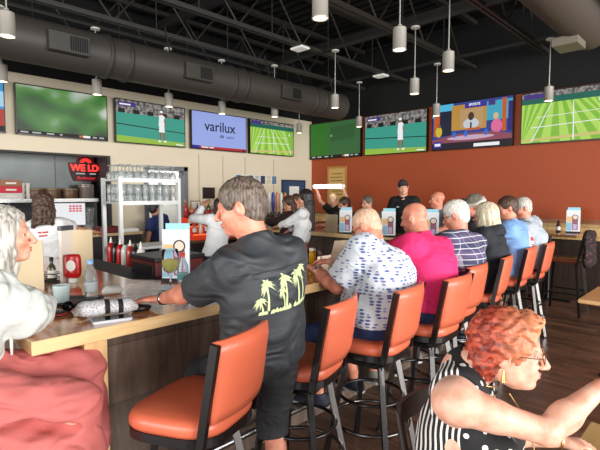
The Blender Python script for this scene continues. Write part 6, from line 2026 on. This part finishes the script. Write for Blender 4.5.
# gold framed scroll on the rust wall
t = thing('picture_frame', 'gold framed parchment notice on the rust wall above the tube lamp', 'picture', (-6.84, YW - 0.001, 1.83))
m = MB(); m.box(-0.29, 0.29, -0.02, 0, -0.46, 0.46); m.build('frame', mat('gold_frame', (186, 132, 66), 0.4, 0.3), t)
m = MB(); m.box(-0.24, 0.24, -0.023, -0.02, -0.41, 0.41); m.build('sheet', mat('parchment', (204, 164, 98), 0.7, noise=0.1, nscale=14), t)
m = MB()
for z in (0.28, 0.20, 0.12, 0.04, -0.04, -0.12, -0.2): m.box(-0.18 + 0.03 * (z > 0.25), 0.18, -0.0245, -0.023, z, z + 0.018)
m.build('print_lines', mat('ink_brown', (120, 84, 50), 0.7), t)

# ------------------------------------------------------------------ kitchen recess on the left
t = thing('exhaust_hood', 'large grey steel hood wall inside the kitchen opening', 'hood', (-8.5, 1.2, 1.72))
m = MB(); m.box(-0.4, 0.12, -4.0, 2.1, 0.0, 1.2); m.build('canopy', mat('hood_steel', (84, 90, 90), 0.35, 0.35, noise=0.22, nscale=2.5), t)
m = MB()
for y in (-1.5, -0.2, 1.5): m.box(0.12, 0.124, y, y + 0.012, 0.05, 1.2)
m.build('seams', mat('seam_dark', (66, 68, 70), 0.5), t)
t = thing('pass_shelf', 'steel shelf across the kitchen opening carrying crocks', 'shelf', (-8.2, 1.5, 1.54))
m = MB(); m.box(-0.2, 0.22, -2.6, 1.75, 0, 0.025); m.box(0.215, 0.23, -2.6, 1.75, -0.02, 0.035); m.build('board', mat('bright_steel', (196, 198, 196), 0.3, 0.5), t)
for y in (-1.5, 0.4, 1.7):
    m = MB(); m.box(-0.2, 0.2, y, y + 0.03, -1.54, 0); m.build('support', mat('seam_dark', (66, 68, 70), 0.5), t)
crock = mat('brown_crock', (98, 74, 56), 0.4, noise=0.2, nscale=10)
for j, y in enumerate((2.32, 2.58, 2.84)):
    t = thing('crock', 'brown round crock on the kitchen shelf, %s from the left' % ['first', 'second', 'third'][j], 'pot', (-8.12, y, 1.566), 0, 'brown crocks on the kitchen shelf')
    MB().lathe([(0.10, 0), (0.115, 0.01), (0.12, 0.17), (0.11, 0.18), (0, 0.182)], n=20).build('pot', crock, t)
    MB().lathe([(0.122, 0.15), (0.126, 0.16), (0.122, 0.17)], n=20).build('rim', mat('crock_rim', (130, 108, 84), 0.35), t)
t = thing('stock_pot', 'tall steel pot at the right end of the kitchen shelf', 'pot', (-8.10, 3.10, 1.566))
MB().lathe([(0.11, 0), (0.12, 0.01), (0.12, 0.24), (0.125, 0.25), (0, 0.252)], n=22).build('pot', mat('worn_steel', (150, 136, 130), 0.3, 0.6), t)
MB().lathe([(0.126, 0.20), (0.130, 0.21), (0.126, 0.22)], n=22).build('band', mat('worn_steel', (150, 136, 130), 0.3, 0.6), t)
for j, (z, c_) in enumerate(((1.566, (206, 202, 196)), (1.666, (196, 40, 56)), (1.766, (150, 104, 76)))):
    t = thing('carton', ['white carton at the bottom of the stack on the kitchen shelf', 'red carton in the middle of the stack on the kitchen shelf', 'brown carton on top of the stack on the kitchen shelf'][j], 'box', (-8.1, 1.96, z), 0, 'cartons stacked on the kitchen shelf')
    m = MB(); m.box(-0.12, 0.12, -0.16, 0.14, 0, 0.099, bev=0.004); m.build('box', mat('carton_%d' % j, c_, 0.6), t)
    m = MB(); m.box(0.1205, 0.1215, -0.08, 0.06, 0.035, 0.06); m.build('print', labelw, t)
for j in range(6):
    t = thing('takeout_cup', 'white takeout cup beside the carton stack, %s column %s' % (['left', 'right'][j % 2], ['bottom', 'middle', 'top'][j // 2]), 'cup', (-8.08, 2.125 + 0.075 * (j % 2), 1.566 + 0.085 * (j // 2)), 0, 'white takeout cups')
    MB().lathe([(0.028, 0), (0.036, 0.075), (0.038, 0.078), (0.038, 0.084), (0, 0.0845)], n=14).build('cup_body', mat('paper_white', (232, 230, 224), 0.8), t)
# register station
t = thing('register_counter', 'dark counter with a pale wood edge under the register screen', 'counter', (-7.2, 2.55, 0))
m = MB(); m.box(-0.35, 0.35, -1.6, 0.9, 0, 1.02); m.build('body', mat('dark_counter', (34, 30, 30), 0.5), t)
m = MB(); m.box(-0.37, 0.37, -1.62, 0.92, 1.02, 1.06); m.build('countertop', mat('pale_counter', (186, 160, 120), 0.4), t)
t = thing('register_screen', 'register touch screen glowing white and pink behind the curly haired bartender', 'monitor', (-7.05, 2.42, 1.061), math.radians(-8))
m = MB(); m.box(-0.10, 0.10, -0.12, 0.12, 0, 0.02); m.tube([(0, 0, 0.02), (0, 0, 0.2)], 0.03, 10); m.build('stand', black, t)
m = MB(); m.box(-0.02, 0.02, -0.25, 0.25, 0.12, 0.47); m.build('casing', bez, t)
m = MB(); m.box(0.021, 0.023, -0.235, 0.235, 0.135, 0.455); m.build('screen', mat('screen_white', (226, 222, 240), 0.5, emit=0.85), t)
m = MB()
for r_ in range(3):
    for c_ in range(4): m.box(0.0235, 0.0245, 0.02 + c_ * 0.045, 0.055 + c_ * 0.045, 0.33 + r_ * 0.035, 0.355 + r_ * 0.035)
m.build('buttons', mat('screen_pink', (226, 90, 110), 0.5, emit=0.8), t)
t = thing('card_printer', 'dark red receipt printer on the register counter', 'printer', (-7.0, 2.98, 1.061))
m = MB(); m.box(-0.13, 0.13, -0.16, 0.14, 0, 0.10, bev=0.015); m.build('case', mat('dark_red_plastic', (92, 22, 26), 0.35), t)
m = MB(); m.box(-0.05, 0.10, -0.1, 0.08, 0.1, 0.105); m.build('slot', black, t)
t = thing('blender_jar', 'clear blender jar on the register counter right of the screen', 'blender', (-7.25, 2.80, 1.061))
MB().lathe([(0.08, 0), (0.085, 0.01), (0.07, 0.14), (0.06, 0.15)], n=16).build('motor', mat('grey_plastic', (140, 140, 140), 0.4), t)
MB().lathe([(0.055, 0.151), (0.085, 0.36), (0.08, 0.38), (0, 0.385)], n=16).build('jar', rackg, t)
t = thing('picture_frame', 'small framed notice on the dark kitchen wall right of the pots', 'picture', (-8.0, 3.415, 1.62))
m = MB(); m.box(-0.22, 0.18, -0.02, 0.0, -0.2, 0.2); m.build('frame', black, t)
m = MB(); m.box(-0.17, 0.13, -0.023, -0.02, -0.15, 0.15); m.build('sheet', mat('notice_grey', (150, 156, 158), 0.6), t)
t = thing('printer_tray', 'white tray on the counter below the glass rack', 'tray', (-6.95, 3.28, 1.061))
m = MB(); m.box(-0.13, 0.13, -0.12, 0.12, 0, 0.05, bev=0.01); m.build('tray', mat('paper_white', (232, 230, 224), 0.8), t)
m = MB(); m.box(-0.1, 0.1, -0.09, 0.09, 0.05, 0.056); m.build('paper', mat('paper_white', (232, 230, 224), 0.8), t)
# neon sign
t = thing('neon_sign', 'red lit sign reading WE I.D. with a sunburst on top', 'sign', (-8.375, 3.20, 2.08))
neon = mat('neon_red', (255, 46, 40), 0.5, emit=2.2); signblk = mat('sign_black', (16, 12, 14), 0.5); signred = mat('sign_dark_red', (120, 16, 24), 0.5, emit=0.25)
def yz(pts, x0, x1):
    m = MB(); n = len(pts)
    m.add([(x0, a, b) for a, b in pts] + [(x1, a, b) for a, b in pts], [tuple(range(n))[::-1], tuple(range(n, 2 * n))] + [(i, (i + 1) % n, n + (i + 1) % n, n + i) for i in range(n)])
    return m
shape = [(-0.20, -0.20), (0.18, -0.20), (0.25, -0.06), (0.27, 0.11), (0.14, 0.11), (0.13, 0.20), (0.0, 0.23), (-0.13, 0.20), (-0.15, 0.11), (-0.28, 0.11), (-0.26, -0.06)]
yz(shape, 0.0, 0.02).build('back_panel', signblk, t)
m = MB(); m.tube([(0.021, a, b) for a, b in shape], 0.006, 6, closed=True); m.build('outline', signred, t)
Mx = Matrix.Rotation(PI / 2, 4, 'Z') @ Matrix.Rotation(PI / 2, 4, 'X')
text_mesh('sign_lettering', 'WE I.D.', 0.155, neon, t, Matrix.Translation((0.024, 0, 0.02)) @ Mx, 0.004, bold=0.006)
text_mesh('sign_script', 'Budweiser', 0.075, mat('neon_red_soft', (230, 40, 50), 0.5, emit=1.0), t, Matrix.Translation((0.024, 0, -0.15)) @ Mx, 0.003, shear=0.3)
for a_, b_ in ((-0.17, -0.02), (0.06, 0.17)):
    m = MB(); m.box(0.021, 0.024, a_, b_, -0.085, -0.065); m.build('small_lettering', mat('sign_white', (220, 210, 210), 0.5, emit=0.6), t)
m = MB()
for i in range(9):
    a = math.radians(10 + 160 * i / 8)
    p0_ = (0.04 * math.cos(a), 0.115 + 0.03 * math.sin(a)); p1_ = (0.10 * math.cos(a), 0.115 + 0.085 * math.sin(a))
    m.tube([(0.026, p0_[0], p0_[1]), (0.026, p1_[0], p1_[1])], 0.006, 6)
m.build('sunburst', neon, t)
# hallway behind the doorway: white door glimpsed
t = thing('hall_cabinet', 'white cabinet seen through the doorway', 'cabinet', (-8.8, 4.3, 0))
m = MB(); m.box(-0.2, 0.2, -0.5, 0.2, 0, 1.7); m.build('body', mat('hall_white', (216, 216, 212), 0.7), t)
m = MB(); m.box(0.2, 0.215, -0.48, 0.18, 0.05, 1.65); m.build('door', mat('white_plastic', (228, 226, 220), 0.5), t)
